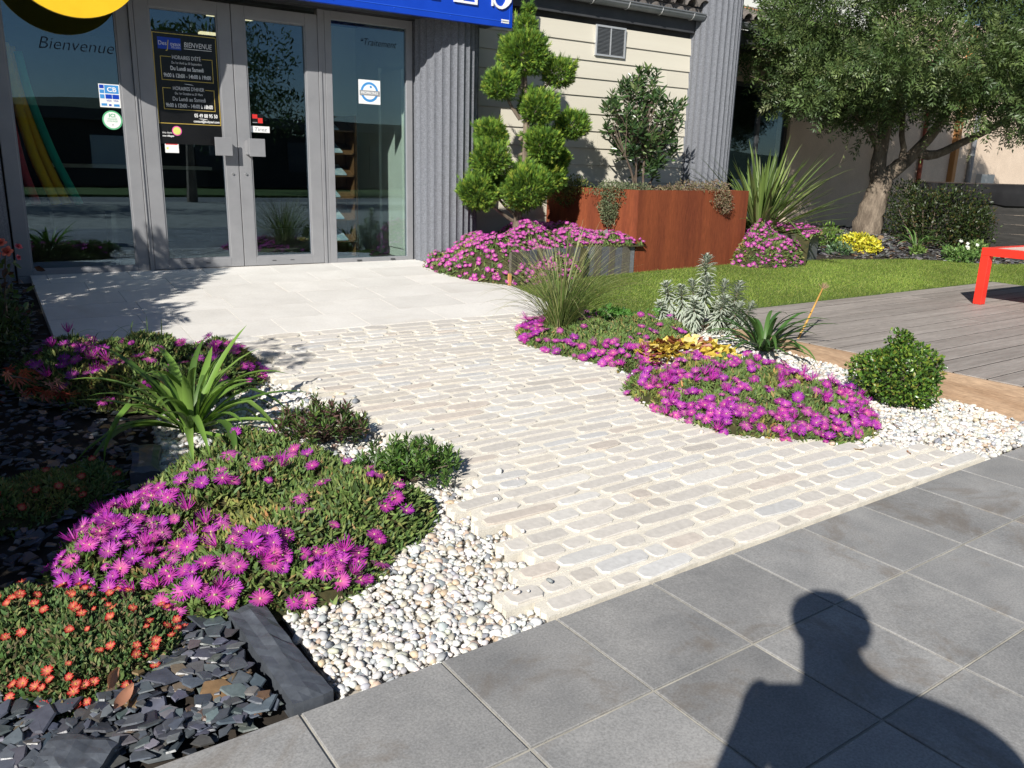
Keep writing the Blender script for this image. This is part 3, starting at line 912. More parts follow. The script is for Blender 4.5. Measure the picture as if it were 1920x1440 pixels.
# counter, display stand in the dim room
cnt = thing('counter', 'low pale counter in the dim room behind the left shop window', 'counter', (1.2, 11.5, .45))
obj('body', box(.8, 2.6, 11.2, 11.7, .45, 1.35), M_INT, cnt)
obj('counter_top', box(.75, 2.65, 11.15, 11.75, 1.351, 1.39), M_WHITEWALL, cnt)

# brochure rack
rack = thing('brochure_rack', 'brown wooden brochure rack behind the narrow right-hand window', 'rack', (3.45, 9.0, .45))
for xa in (3.27, 3.66):
    obj('side_panel', box(xa, xa + .025, 8.85, 9.15, .452, 2.0), M_WOOD, rack)
obj('back_panel', box(3.296, 3.659, 9.13, 9.15, .47, 2.0), M_WOOD, rack)
M_PAPER = noisy('brochure_print', (.30, .45, .60), (.75, .78, .80), 9, .4, 0)
for q in range(6):
    zz = .62 + q * .24
    V = np.array([(3.297, 8.87, zz), (3.658, 8.87, zz), (3.658, 9.12, zz + .10), (3.297, 9.12, zz + .10), (3.297, 8.87, zz + .015), (3.658, 8.87, zz + .015), (3.658, 9.12, zz + .115), (3.297, 9.12, zz + .115)])
    sh = obj('shelf', (V, BOXF), M_WOOD, rack)
    obj('brochure', (V * [1, 1, 1] + [0, -.01, .018] - np.array([[-.03, 0, 0], [.10 + .04 * (q % 3), 0, 0]] * 4)[[0, 1, 1, 0, 0, 1, 1, 0]], BOXF), M_PAPER, sh)

# foam pool noodles in the left window
def noodle(pts, r, col, label, nm):
    m = noisy(nm, col, tuple(c * 1.15 for c in col), 30, .8, .3, .003)
    P = curve(pts, 22)
    obj('pool_noodle', tube(P, r, 12), m, smooth=True, label=label, cat='pool noodle', group='foam pool noodles')
obj('display_bench', join([box(.28, 1.15, 8.55, 9.0, 1.0, 1.045), box(.3, .34, 8.58, 8.97, .452, .9995), box(1.09, 1.13, 8.58, 8.97, .452, .9995)]), M_FRAMEDARK, label='dark display bench under the foam noodles in the left window', cat='bench')
noodle([(.50, 8.70, 1.05), (.42, 8.72, 1.4), (.37, 8.75, 1.9), (.36, 8.78, 2.25)], .038, (.55, .07, .09), 'red foam pool noodle leaning in the left shop window', 'red_foam')
noodle([(.66, 8.70, 1.05), (.52, 8.72, 1.5), (.44, 8.75, 2.0), (.40, 8.78, 2.42)], .042, (.75, .42, .02), 'yellow foam pool noodle, next to the red one', 'yellow_foam')
noodle([(.75, 8.74, 1.05), (.60, 8.76, 1.5), (.49, 8.79, 2.0), (.45, 8.82, 2.40)], .038, (.72, .38, .015), 'yellow foam pool noodle, next to the green one', 'ochre_foam')
noodle([(.85, 8.72, 1.05), (.68, 8.74, 1.5), (.55, 8.77, 2.0), (.50, 8.80, 2.36)], .036, (.02, .36, .25), 'green foam pool noodle leaning in the left shop window', 'green_foam')

# ------------------------------------------------------------------ signs, poster, stickers
def text(parent, s, x, z, size, mat, y, align='LEFT', shear=0, name='lettering', width=None, ext=.0004, bold=0):
    c = bpy.data.curves.new('t', 'FONT'); c.body = s; c.size = size; c.align_x = align; c.shear = shear; c.extrude = ext; c.offset = bold
    c.resolution_u = 3
    t = bpy.data.objects.new('t', c)
    me = bpy.data.meshes.new_from_object(t)
    bpy.data.objects.remove(t)
    me.materials.clear(); me.materials.append(mat)
    sx = 1
    if width:
        xs = [v.co.x for v in me.vertices]; sx = width / max(1e-6, max(xs) - min(xs))
    me.name = name
    return inst(name, me, (x, y, z), (math.pi / 2, 0, 0), (sx, 1, 1), parent)

def flat(parent, name, x0, x1, z0, z1, y, mat, th=.002, bevel=0, **t):
    return obj(name, box(x0, x1, y - th, y, z0, z1), mat, parent, bevel=bevel, **t)

sign = thing('shop_sign', 'long blue fascia sign with white serif letters above the doors', 'sign', (2, 7.82, 2.915))
obj('sign_panel', box(-1.6, 5.03, 7.80, 7.848, 2.915, 3.75), M_BLUE, sign, bevel=.004)
M_BLUE2 = noisy('lighter_blue_trim', (.02, .10, .62), (.03, .12, .66), 3, .3, 0)
obj('sign_trim', join([box(-1.6, 5.0, 7.7965, 7.80, 2.972, 2.978), box(4.992, 4.996, 7.7965, 7.80, 2.98, 3.74), box(3.3, 3.304, 7.7965, 7.80, 2.98, 3.74)]), M_BLUE2, sign)
for q in range(9):
    obj('rivet', tube([(4.9 - q * .62, 7.7955, 2.955), (4.9 - q * .62, 7.80, 2.955)], .006, 8), M_BLUE2, sign)
flat(sign, 'maker_label', 4.89, 4.985, 2.956, 2.992, 7.7995, M_WHITE)
M_GREYP = noisy('grey_print', (.25, .26, .28), (.34, .35, .37), 9, .5, 0)
flat(sign, 'maker_label_print', 4.905, 4.97, 2.968, 2.980, 7.797, M_GREYP, .0008)

def serif_letter(ch, x, z, h):
    """simple roman capitals out of stems, serifs and swept bowls; returns V, F in the sign plane"""
    st, th, sf = .17 * h, .055 * h, .05 * h
    P = []
    Y0, Y1 = 7.782, 7.7995
    R = lambda a, b, c, d: P.append(box(x + a * h, x + b * h, Y0, Y1, z + c * h, z + d * h))
    def sweep(pts, ws):
        C = curve(pts, 26); W_ = np.interp(np.linspace(0, 1, 26), np.linspace(0, 1, len(ws)), ws)
        T = unit(np.gradient(C, axis=0)); N = np.column_stack([-T[:, 1], T[:, 0]])
        A = C + N * W_[:, None] / 2; B = C - N * W_[:, None] / 2
        V = [(x + p[0] * h, yy, z + p[1] * h) for yy in (Y0, Y1) for s in (A, B) for p in s]
        m = 26; F = []
        for i in range(m - 1):
            F += [[i, i + 1, m + i + 1, m + i], [2 * m + i, 3 * m + i, 3 * m + i + 1, 2 * m + i + 1],
                  [i, 2 * m + i, 2 * m + i + 1, i + 1], [m + i, m + i + 1, 3 * m + i + 1, 3 * m + i]]
        P.append((np.array(V), F))
    def stem(a, w=.16):
        R(a, a + w, .045, .955); R(a - .07, a + w + .07, 0, .0449); R(a - .07, a + w + .07, .9551, 1)
    if ch == 'I': stem(.1); wd = .36
    elif ch == 'E':
        stem(.1); R(.3301, .62, 0, .0449); R(.3301, .60, .9551, 1); R(.2601, .5, .475, .525)
        R(.57, .62, .045, .22); R(.55, .60, .78, .955); R(.47, .5, .40, .4749); R(.47, .5, .5251, .6); wd = .7
    elif ch == 'N':
        stem(.1, .08); stem(.68, .08)
        V = np.array([(x + a * h, yy, z + b * h) for yy in (Y0 + .001, Y1 - .001) for a, b in ((.1, .98), (.28, .98), (.76, .0), (.66, .0))])
        P.append((V, [[0, 1, 2, 3], [7, 6, 5, 4], [0, 4, 5, 1], [1, 5, 6, 2], [2, 6, 7, 3], [3, 7, 4, 0]])); wd = .9
    elif ch == 'P':
        stem(.1); sweep([(.26, .975), (.45, .96), (.60, .86), (.60, .62), (.45, .5), (.26, .49)], [.05, .06, .15, .15, .06, .05]); wd = .7
    elif ch == 'C':
        sweep([(.70, .80), (.60, .93), (.42, .98), (.16, .78), (.08, .5), (.16, .22), (.42, .02), (.62, .08), (.72, .22)], [.06, .05, .05, .15, .17, .15, .05, .05, .03]); R(.68, .71, .68, .97); wd = .8
    elif ch == 'S':
        sweep([(.49, .76), (.42, .92), (.26, .975), (.08, .80), (.14, .60), (.42, .42), (.50, .22), (.34, .03), (.16, .05), (.06, .22)], [.05, .05, .05, .13, .16, .17, .14, .06, .05, .05])
        R(.475, .505, .70, .97); R(.045, .075, .03, .30); wd = .6
    return join(P), wd
xl_ = 5.0
lx = 4.745
HL = .46
seq = list('SENICSIP')
wds = {'S': .6, 'E': .7, 'N': .9, 'I': .36, 'C': .8, 'P': .7}
gap = .26
for q, ch in enumerate(seq):
    if q: lx -= (wds[ch] + gap) * HL
    (VF), wd = serif_letter(ch, lx, 3.09, HL)
    obj('letter', VF, M_WHITE, sign)

disc = thing('round_sign', 'yellow round sign panel hanging above the left window', 'sign', (.88, 7.75, 2.55))
pts = [(.88 + .53 * math.cos(2 * math.pi * q / 64), 3.08 + .53 * math.sin(2 * math.pi * q / 64)) for q in range(64)]
V = np.array([(x, yy, zz) for yy in (7.735, 7.775) for x, zz in pts])
obj('panel', (V, [list(range(64)), list(range(64, 128))[::-1]] + [[(q + 1) % 64, q, 64 + q, 64 + (q + 1) % 64] for q in range(64)]), M_YELLOW, disc)
obj('bracket', box(.84, .92, 7.7755, 7.7985, 2.95, 3.2), M_FRAMEDARK, disc)

# opening-hours poster on the left door leaf
YP = 8.327
poster = thing('opening_hours_poster', 'black poster with gold frame and white opening hours on the left door', 'poster', (1.81, YP, 1.80))
flat(poster, 'sheet', 1.516, 2.104, 1.62, 2.60, YP, M_BLACK, .0015)
yq = YP - .002
def gold_frame(x0, x1, z0, z1, w, gap=None):
    P = [box(x0, x0 + w, yq - .0006, yq, z0, z1), box(x1 - w, x1, yq - .0006, yq, z0, z1), box(x0 + w, x1 - w, yq - .0006, yq, z0, z0 + w)]
    if gap: P += [box(x0 + w, gap[0], yq - .0006, yq, z1 - w, z1), box(gap[1], x1 - w, yq - .0006, yq, z1 - w, z1)]
    else: P += [box(x0 + w, x1 - w, yq - .0006, yq, z1 - w, z1)]
    return obj('gold_frame', join(P), M_GOLD, poster)
gold_frame(1.532, 2.088, 1.80, 2.582, .006)
gold_frame(1.588, 2.045, 2.18, 2.385, .005, (1.68, 1.95))
gold_frame(1.588, 2.045, 1.925, 2.115, .005, (1.66, 1.965))
flat(poster, 'logo_panel', 1.575, 1.775, 2.445, 2.545, yq, M_BLUE, .0006)
yt = yq - .0012
text(poster, 'Des', 1.578, 2.478, .050, M_WHITE, yt, width=.070)
text(poster, 'J', 1.648, 2.452, .105, M_GOLD, yt, shear=.2, width=.030)
text(poster, 'oyaux', 1.682, 2.478, .050, M_WHITE, yt, width=.090)
text(poster, 'PISCINES', 1.69, 2.456, .022, M_WHITE, yt, width=.078)
text(poster, 'BIENVENUE', 1.800, 2.475, .062, M_WHITE, yt, shear=.12, width=.245)
flat(poster, 'underline', 1.80, 2.045, 2.458, 2.463, yq, M_WHITE, .0006)
cx = 1.815
for s, z_, sz, wd, b in (("HORAIRES D'\u00c9T\u00c9", 2.366, .046, .25, 0), ('Du 1er Avril au 30 Septembre', 2.325, .030, .265, 0), ('Du Lundi au Samedi', 2.270, .050, .29, .0008), ('9h00 \u00e0 12h00 - 14h00 \u00e0 19h00', 2.208, .048, .415, .0008),
                        ("HORAIRES D'HIVER", 2.098, .046, .275, 0), ('Du 1er Octobre au 31 Mars', 2.060, .030, .245, 0), ('Du Lundi au Samedi', 2.005, .050, .29, 0), ('9h00 \u00e0 12h00 - 14h00 \u00e0 18h00', 1.948, .048, .415, .0008)):
    text(poster, s, cx, z_, sz, M_WHITE, yt, 'CENTER', width=wd, bold=b)
text(poster, '05 49 88 95 50', 1.85, 1.868, .046, M_WHITE, yt, width=.21, bold=.0008)
text(poster, 'contact@bodysarl.com', 1.84, 1.822, .030, M_WHITE, yt, width=.235, bold=.0006)
for x_, z_ in ((1.82, 2.150), (1.93, 1.850)):
    pts = [(x_ - .045, z_ + .006), (x_ - .02, z_ + .002), (x_ + .02, z_), (x_ + .045, z_ - .003), (x_ + .02, z_ + .005), (x_ - .02, z_ + .007)]
    obj('swash', (np.array([(a, yt, b) for a, b in pts]), [[0, 1, 2, 3, 4, 5]]), M_WHITE, poster)

def rnd_disc(parent, name, x, z, r, y, mat, n=28):
    V = np.array([(x + r * math.cos(2 * math.pi * q / n), yy, z + r * math.sin(2 * math.pi * q / n)) for yy in (y, y - .0012) for q in range(n)])
    return obj(name, (V, [list(range(n))[::-1], list(range(n, 2 * n))] + [[q, (q + 1) % n, n + (q + 1) % n, n + q] for q in range(n)]), mat, parent)

M_SKY = noisy('sky_blue_print', (.05, .26, .60), (.07, .30, .66), 9, .4, 0)
M_GREENP = noisy('green_print', (.10, .42, .20), (.13, .48, .24), 9, .4, 0)
M_PINK = noisy('pink_print', (.72, .09, .36), (.78, .13, .42), 9, .4, 0)
M_LIME = noisy('lime_print', (.62, .66, .15), (.70, .72, .22), 9, .4, 0)
M_REDP = noisy('red_print', (.60, .03, .03), (.68, .05, .04), 9, .4, 0)
YS = 8.3275
# payment cards sticker (left window)
st = thing('sticker', 'blue and white payment card sticker on the left window', 'sticker', (1.14, YS, 1.91))
flat(st, 'sheet', 1.058, 1.226, 1.912, 2.108, YS, M_WHITE, .0012)
for q, (a, b, c, d, m) in enumerate(((1.105, 1.218, 2.03, 2.10, M_SKY), (1.064, 1.10, 2.07, 2.10, M_BLUE), (1.064, 1.10, 2.03, 2.06, M_SKY), (1.108, 1.16, 1.985, 2.022, M_BLUE), (1.164, 1.218, 1.985, 2.022, M_BLUE), (1.064, 1.10, 1.985, 2.02, M_SKY), (1.07, 1.115, 1.925, 1.945, M_SKY), (1.13, 1.15, 1.925, 1.94, M_BLUE), (1.17, 1.215, 1.922, 1.942, M_SKY))):
    flat(st, 'print', a, b, c, d, YS - .0014, m, .0005)
text(st, 'CB', 1.162, 2.045, .055, M_WHITE, YS - .0025, 'CENTER', width=.075, bold=.001)
text(st, 'VISA', 1.134, 1.962, .022, M_BLUE, YS - .002, 'CENTER', width=.042)
text(st, 'VISA', 1.19, 1.962, .022, M_BLUE, YS - .002, 'CENTER', width=.042)
# ICI sticker
st = thing('sticker', 'round green and white sticker reading ICI on the left window', 'sticker', (1.146, YS, 1.72))
rnd_disc(st, 'rim', 1.146, 1.805, .082, YS, M_GREENP)
rnd_disc(st, 'face', 1.146, 1.805, .070, YS - .0014, M_WHITE)
text(st, 'ICI', 1.146, 1.83, .042, M_GREENP, YS - .003, 'CENTER', width=.05, bold=.001)
text(st, 'FINANCEZ', 1.146, 1.808, .018, M_GREENP, YS - .003, 'CENTER', width=.075)
text(st, 'VOTRE PROJET', 1.146, 1.79, .016, M_GREENP, YS - .003, 'CENTER', width=.09)
text(st, 'x', 1.146, 1.76, .03, M_GREYP, YS - .003, 'CENTER')
# pink sticker and small white sticker (left door)
st = thing('sticker', 'pink sticker with a lime round badge below the black poster', 'sticker', (1.63, YS, 1.67))
flat(st, 'sheet', 1.549, 1.715, 1.672, 1.748, YS, M_PINK, .0012)
rnd_disc(st, 'badge_rim', 1.685, 1.738, .043, YS - .0014, M_PINK)
rnd_disc(st, 'badge', 1.685, 1.738, .034, YS - .0028, M_LIME)
text(st, 'Avis clients', 1.556, 1.712, .024, M_WHITE, YS - .002, width=.085)
text(st, 'nos-villages', 1.556, 1.684, .022, M_WHITE, YS - .002, width=.10, bold=.0005)
st = thing('sticker', 'small white sticker with a red band under the pink sticker', 'sticker', (1.63, YS, 1.54))
flat(st, 'sheet', 1.570, 1.690, 1.540, 1.656, YS, M_WHITE, .0012)
flat(st, 'red_band', 1.577, 1.683, 1.612, 1.628, YS - .0014, M_REDP, .0005)
flat(st, 'print', 1.582, 1.60, 1.57, 1.59, YS - .0014, M_LIME, .0005)
flat(st, 'print', 1.605, 1.67, 1.635, 1.642, YS - .0014, M_GREYP, .0005)
# right door: red and dark sticker, white note
st = thing('sticker', 'small square red and dark sticker on the right door', 'sticker', (2.44, YS, 1.835))
flat(st, 'sheet', 2.382, 2.492, 1.838, 1.928, YS, M_BLACK, .0012)
flat(st, 'print', 2.386, 2.438, 1.886, 1.924, YS - .0014, M_REDP, .0005)
flat(st, 'print', 2.442, 2.488, 1.845, 1.892, YS - .0014, M_REDP, .0005)
flat(st, 'print', 2.390, 2.436, 1.846, 1.852, YS - .0014, M_GREYP, .0005)
st = thing('note', 'white strip of paper reading Tirez above the right door handle', 'note', (2.46, YS, 1.757))
flat(st, 'sheet', 2.367, 2.552, 1.757, 1.816, YS, M_WHITE, .0012)
text(st, 'Tirez', 2.46, 1.770, .050, M_GREYP, YS - .002, 'CENTER', shear=.2, width=.12)
# PROPISCINES sticker (sidelight)
st = thing('sticker', 'white square sticker with a blue round seal on the narrow window', 'sticker', (3.618, YS, 2.09))
flat(st, 'sheet', 3.497, 3.74, 2.092, 2.33, YS, M_WHITE, .0012)
rnd_disc(st, 'seal_rim', 3.618, 2.211, .098, YS - .0014, M_SKY)
rnd_disc(st, 'seal_face', 3.618, 2.211, .074, YS - .0028, M_WHITE)
rnd_disc(st, 'seal_dot', 3.632, 2.262, .012, YS - .0042, M_SKY)
flat(st, 'seal_band', 3.507, 3.73, 2.176, 2.226, YS - .0045, M_GREYP, .0005)
text(st, 'PROPISCINES', 3.618, 2.190, .034, M_WHITE, YS - .0055, 'CENTER', width=.19, bold=.0005)
# handwriting on the glass
wr = thing('handwriting', 'dark blue handwritten word Traitement at the top of the narrow window', 'lettering', (3.7, YS, 2.66))
M_INK = noisy('blue_ink', (.006, .010, .022), (.010, .016, .032), 9, .6, 0)
text(wr, '*Traitement', 3.52, 2.665, .095, M_INK, YS - .001, shear=.3, width=.40, bold=-.001)
wr = thing('handwriting', 'faint dark handwritten word Bienvenue across the left shop window', 'lettering', (.8, YS, 2.2))
text(wr, 'Bienvenue', .62, 2.36, .14, M_INK, YS - .001, shear=.3, width=.58, bold=-.002)

# ------------------------------------------------------------------ annex to the right
annex = thing('annex_building', 'beige rendered annex with dark window and tiled roof behind the olive tree', 'building', (14, 10.3, .4))
obj('wall', join([box(9.06, 11.08, 10.2, 10.5, .2, 3.62), box(11.0801, 12.64, 10.2, 10.5, 3.02, 3.62), box(12.6401, 15.3, 10.2, 10.5, .2, 3.62)]), M_BEIGE, annex)
obj('wall', box(15.3001, 24, 10.05, 10.5, .2, 4.6), M_BEIGE, annex)
w = obj('window', ring_frame(11.082, 12.638, .42, 3.018, .07, .07, .07, .07, 10.26, 10.33), M_FRAMEDARK, annex)
obj('window_mullion', box(11.83, 11.90, 10.262, 10.325, .4901, 2.9479), M_FRAMEDARK, w)
for xa, xb in ((11.152, 11.83), (11.90, 12.568)):
    pane(w, xa, xb, .49, 2.948, 10.29)
obj('interior_wall', join([box(9.1, 15, 13.0, 13.1, .3, 3.6), box(9.1, 9.2, 10.55, 13.0, .3, 3.6), box(14.9, 15, 10.55, 13.0, .3, 3.6)]), M_INT, annex)
obj('soffit', box(9.06, 15.3, 9.42, 10.198, 3.45, 3.64), M_FRAMEDARK, annex)
gutter(annex, 9.06, 15.35, 9.34, 3.70)
y0, z0 = 9.36, 3.76
aroof = obj('roof', (np.array([(9.0, y0, z0), (15.4, y0, z0), (15.4, y0 + 5, z0 + 5 * a17), (9.0, y0 + 5, z0 + 5 * a17),
                               (9.0, y0, z0 - .05), (15.4, y0, z0 - .05), (15.4, y0 + 5, z0 + 5 * a17 - .05), (9.0, y0 + 5, z0 + 5 * a17 - .05)]), [[0, 1, 2, 3], [7, 6, 5, 4], [0, 4, 5, 1], [1, 5, 6, 2], [2, 6, 7, 3], [3, 7, 4, 0]]), M_RTILE, annex)
barrel_tiles(aroof, 9.1, 15.3, 9.31, 3.77, 7)
M_PIPE = noisy('grey_downpipe_plastic', (.22, .235, .26), (.28, .295, .32), 5, .5, 0)
M_RPIPE = noisy('red_brown_pipe', (.26, .07, .045), (.32, .10, .06), 5, .6, .1)
M_TIMBER = noisy('orange_timber_post', (.45, .21, .07), (.55, .29, .12), 3, .7, .1, .003, (8, 8, .5))
p_ = obj('downpipe', tube([(18.5, 9.98, .3), (18.5, 9.98, 4.5)], .055, 14), M_PIPE, annex, smooth=True)
for zz in (1.3, 2.0, 3.4):
    obj('pipe_clip', tube([(18.5, 9.98, zz), (18.5, 9.98, zz + .03)], .062, 14), M_CLIP, p_)
obj('downpipe', tube([(16.6, 9.99, .3), (16.6, 9.99, 4.5)], .045, 12), M_RPIPE, annex, smooth=True)
obj('timber_post', box(17.75, 17.87, 9.93, 10.049, .3, 4.5), M_TIMBER, annex)
obj('meter_box', box(18.95, 19.5, 9.93, 10.049, 1.25, 1.62), M_CLIP, annex)
# pale taller house behind
hs = thing('pale_house', 'pale house wall rising above the tiled annex roof', 'building', (14, 16, .2))
obj('wall', box(10, 26, 15, 20, .2, 8.5), M_WHITEWALL, hs)
obj('roof', (np.array([(9.7, 14.7, 8.5), (26.3, 14.7, 8.5), (26.3, 20.3, 8.5), (9.7, 20.3, 8.5), (9.7, 17.5, 9.8), (26.3, 17.5, 9.8)]), [[0, 1, 5, 4], [2, 3, 4, 5], [0, 4, 3], [1, 2, 5], [3, 2, 1, 0]]), M_RTILEO, hs)

# dark board fence on the right
M_FENCE = noisy('charcoal_fence_board', (.032, .031, .030), (.05, .048, .046), 3, .6, .1, .002, (1, .4, 6), fine=30, rand=.08)
M_TARP = noisy('black_cover_sheet', (.012, .012, .014), (.022, .022, .024), 4, .45, .3, .02, spec=.5)
fence = thing('board_fence', 'dark horizontal board fence with a black cover along its top, behind the hedge', 'fence', (13.45, 6.3, .3))
for q in range(6):
    z0_ = .28 + q * .142
    obj('fence_board', box(13.40, 13.43, 4.4, 8.1, z0_, z0_ + .138), M_FENCE, fence)
obj('fence_post', box(13.385, 13.43, 6.12, 6.2, .25, 1.12), M_FENCE, fence)
obj('fence_post', box(13.431, 13.50, 4.5, 4.57, .25, 1.2), M_FENCE, fence)
n = 24; V = []
for i in range(n + 1):
    yy = 4.35 + 3.8 * i / n
    wv = .02 * math.sin(i * 1.3) + .012 * math.sin(i * 3.1)
    V += [(13.37 + wv * .4, yy, 1.13 + wv * .5), (13.365 + wv * .5, yy, 1.30), (13.39, yy, 1.42), (13.6, yy, 1.45), (13.72, yy, 1.41), (13.73, yy, 1.1)]
F = [[i * 6 + k, (i + 1) * 6 + k, (i + 1) * 6 + k + 1, i * 6 + k + 1] for i in range(n) for k in range(5)] + [[k for k in range(6)], [n * 6 + k for k in range(5, -1, -1)]]
obj('cover_sheet', (np.array(V), [f[::-1] for f in F]), M_TARP, fence, smooth=True)

# mulch bed under the olive
def mulch_z(x, y):
    return gz(x, y) + .012 + .10 * np.clip((y - 6.6) / 1.4, 0, 1)
MULCH = [(9.8, 7.14), (10.5, 6.97), (11.34, 6.84), (11.8, 6.62), (12.2, 6.28), (12.9, 6.07), (13.39, 6.02), (13.39, 8.2), (14.1, 8.4), (14.1, 10.19), (9.1, 10.19), (9.1, 7.6)]
obj('mulch_bed', prism(MULCH, lambda x, y: gz(x, y) - .05, lambda x, y: float(mulch_z(x, y)) - .01), M_SOIL, kind='structure')
chips('slate_mulch', [p for p in MULCH], 'grey-brown slate and bark mulch under the olive tree', .039, 3800, lambda x, y: mulch_z(x, y) + .004, cols=[(.075, .075, .08), (.12, .12, .125), (.05, .05, .055), (.17, .16, .15), (.20, .12, .07)], p=[.32, .25, .2, .11, .12])

# ------------------------------------------------------------------ planters
M_CORTEN = noisy('rusty_weathering_steel', (.135, .034, .016), (.235, .062, .024), 1.5, .75, .15, .002, (3.5, 3.5, .22), fine=45, spec=.25, stain=((.30, .10, .035), 2.0, .68))
corten = thing('corten_planter', 'tall rust-brown steel planter box against the cream siding', 'planter', (7.2, 7.7, .36))
CP = np.array([(6.315, 7.07), (8.27, 7.20), (8.27, 8.44), (6.02, 8.44)])
CZ0, CZ1 = .28, 1.285
for k, nm in enumerate(('front_panel', 'side_panel', 'back_panel', 'side_panel')):
    a, b = CP[k], CP[(k + 1) % 4]
    d = (b - a) / np.linalg.norm(b - a); nrm = np.array([-d[1], d[0]]) * .012
    e = d * .0125
    poly = [a, b, b + nrm - (e if k % 2 else 0), a + nrm + (e if k % 2 else 0)] if k % 2 == 0 else [a + e, b - e, b - e + nrm, a + e + nrm]
    obj(nm, prism(poly, CZ0, CZ1), M_CORTEN, corten)
obj('soil_fill', prism(CP + (CP.mean(0) - CP) * .02, CZ0, CZ1 - .05), M_SOIL, corten)

SLW = [(.10, .108, .122), (.085, .09, .10), (.13, .138, .15), (.115, .105, .085), (.10, .09, .072)]
def palisade(name, pts, z1, label, seed, width=.1):
    r = np.random.default_rng(seed)
    P = np.array(pts, float)
    t = thing(name, label, 'planter wall', (*P[0], float(gz(*P[0]))))
    for a, b in zip(P[:-1], P[1:]):
        L = np.linalg.norm(b - a); d = (b - a) / L; nrm = np.array([-d[1], d[0]]); s = 0
        while s < L - .02:
            wv = min(width * r.uniform(.7, 1.35), L - s)
            if L - s - wv < .04: wv = L - s
            off = r.uniform(-.006, .006)
            p0, p1 = a + d * (s + .0025) + nrm * off, a + d * (s + wv - .0025) + nrm * off
            q = .03
            top = z1 + r.uniform(-.015, .012)
            poly = [p0, p1, p1 + nrm * q, p0 + nrm * q]
            V, F = prism(poly, lambda x, y: float(gz(x, y)) - .05, top)
            V[4:, 2] += r.normal(0, .004, 4); V[4:, :2] += r.normal(0, .0015, (4, 2))
            c = np.array(SLW[r.choice(5, p=[.35, .2, .2, .15, .1])]) * r.uniform(.85, 1.15)
            obj('slate_post', (V, F), M_SLATE, t, col=c)
            s += wv
    return t
palisade('slate_palisade', [(4.44, 6.80), (5.0, 6.97), (5.6, 7.06), (6.30, 7.065)], .675, 'grey slate palisade edging the flower bed left of the rusty planter', 3)
palisade('slate_palisade', [(8.55, 7.05), (9.1, 7.0), (9.72, 7.16), (9.80, 7.6)], .74, 'grey slate palisade right of the rusty planter, in front of the sword-leaved plant', 4, .2)
obj('edging_stake', box(4.405, 4.435, 6.775, 6.80, .28, .47), M_TIMBER, label='short orange timber stake at the corner of the slate palisade', cat='stake')
# soil behind the palisades
obj('planter_soil', prism([(4.5, 6.86), (5.0, 7.01), (5.6, 7.1), (6.28, 7.1), (5.99, 8.44), (4.9, 8.3), (4.3, 8.0), (4.3, 7.2)], .25, .58), M_SOIL, kind='structure')
obj('planter_soil', prism([(8.56, 7.09), (9.1, 7.04), (9.69, 7.19), (9.76, 7.6), (9.4, 8.3), (8.3, 8.2), (8.3, 7.4)], .25, .62), M_SOIL, kind='structure')
# tin plant tag
obj('plant_tag', bar((6.05, 7.25, .70), (5.98, 7.22, .84), .05, .002, (0, 1, .2)), M_CLIP, label='bent silver plant label among the pink flowers beside the rusty planter', cat='plant label')

# ------------------------------------------------------------------ red table
M_RED = noisy('red_powder_coat', (.72, .030, .016), (.76, .036, .02), 3, .4, .02, spec=.5)
M_TTOP = noisy('pale_tile_inset', (.66, .50, .43), (.74, .60, .53), 4, .5, .05)
table = thing('red_table', 'low red metal table with pale inset top standing on the deck', 'table', (9.4, 3.7, DECK_Z))
TX0, TX1, TY0, TY1, TZ = 8.70, 10.20, 2.95, 4.43, .825
for xa in (TX0, TX1 - .085):
    for ya in (TY0, TY1 - .085):
        obj('leg', box(xa, xa + .085, ya, ya + .085, DECK_Z + .001, TZ - .081), M_RED, table, bevel=.004)
obj('top_frame', join([box(TX0, TX0 + .085, TY0, TY1, TZ - .08, TZ), box(TX1 - .085, TX1, TY0, TY1, TZ - .08, TZ),
                       box(TX0 + .085, TX1 - .085, TY0, TY0 + .085, TZ - .08, TZ), box(TX0 + .085, TX1 - .085, TY1 - .085, TY1, TZ - .08, TZ)]), M_RED, table, bevel=.004)
nx = 4
for i in range(nx):
    for j in range(nx):
        wx, wy = (TX1 - TX0 - .17) / nx, (TY1 - TY0 - .17) / nx
        x0, y0 = TX0 + .085 + wx * i, TY0 + .085 + wy * j
        obj('inset_tile', box(x0 + .004, x0 + wx - .004, y0 + .004, y0 + wy - .004, TZ - .03, TZ - .004), M_WHITE if (i * 3 + j) % 7 == 5 else M_TTOP, table)
obj('top_tray', box(TX0 + .084, TX1 - .084, TY0 + .084, TY1 - .084, TZ - .05, TZ - .031), M_RED, table)

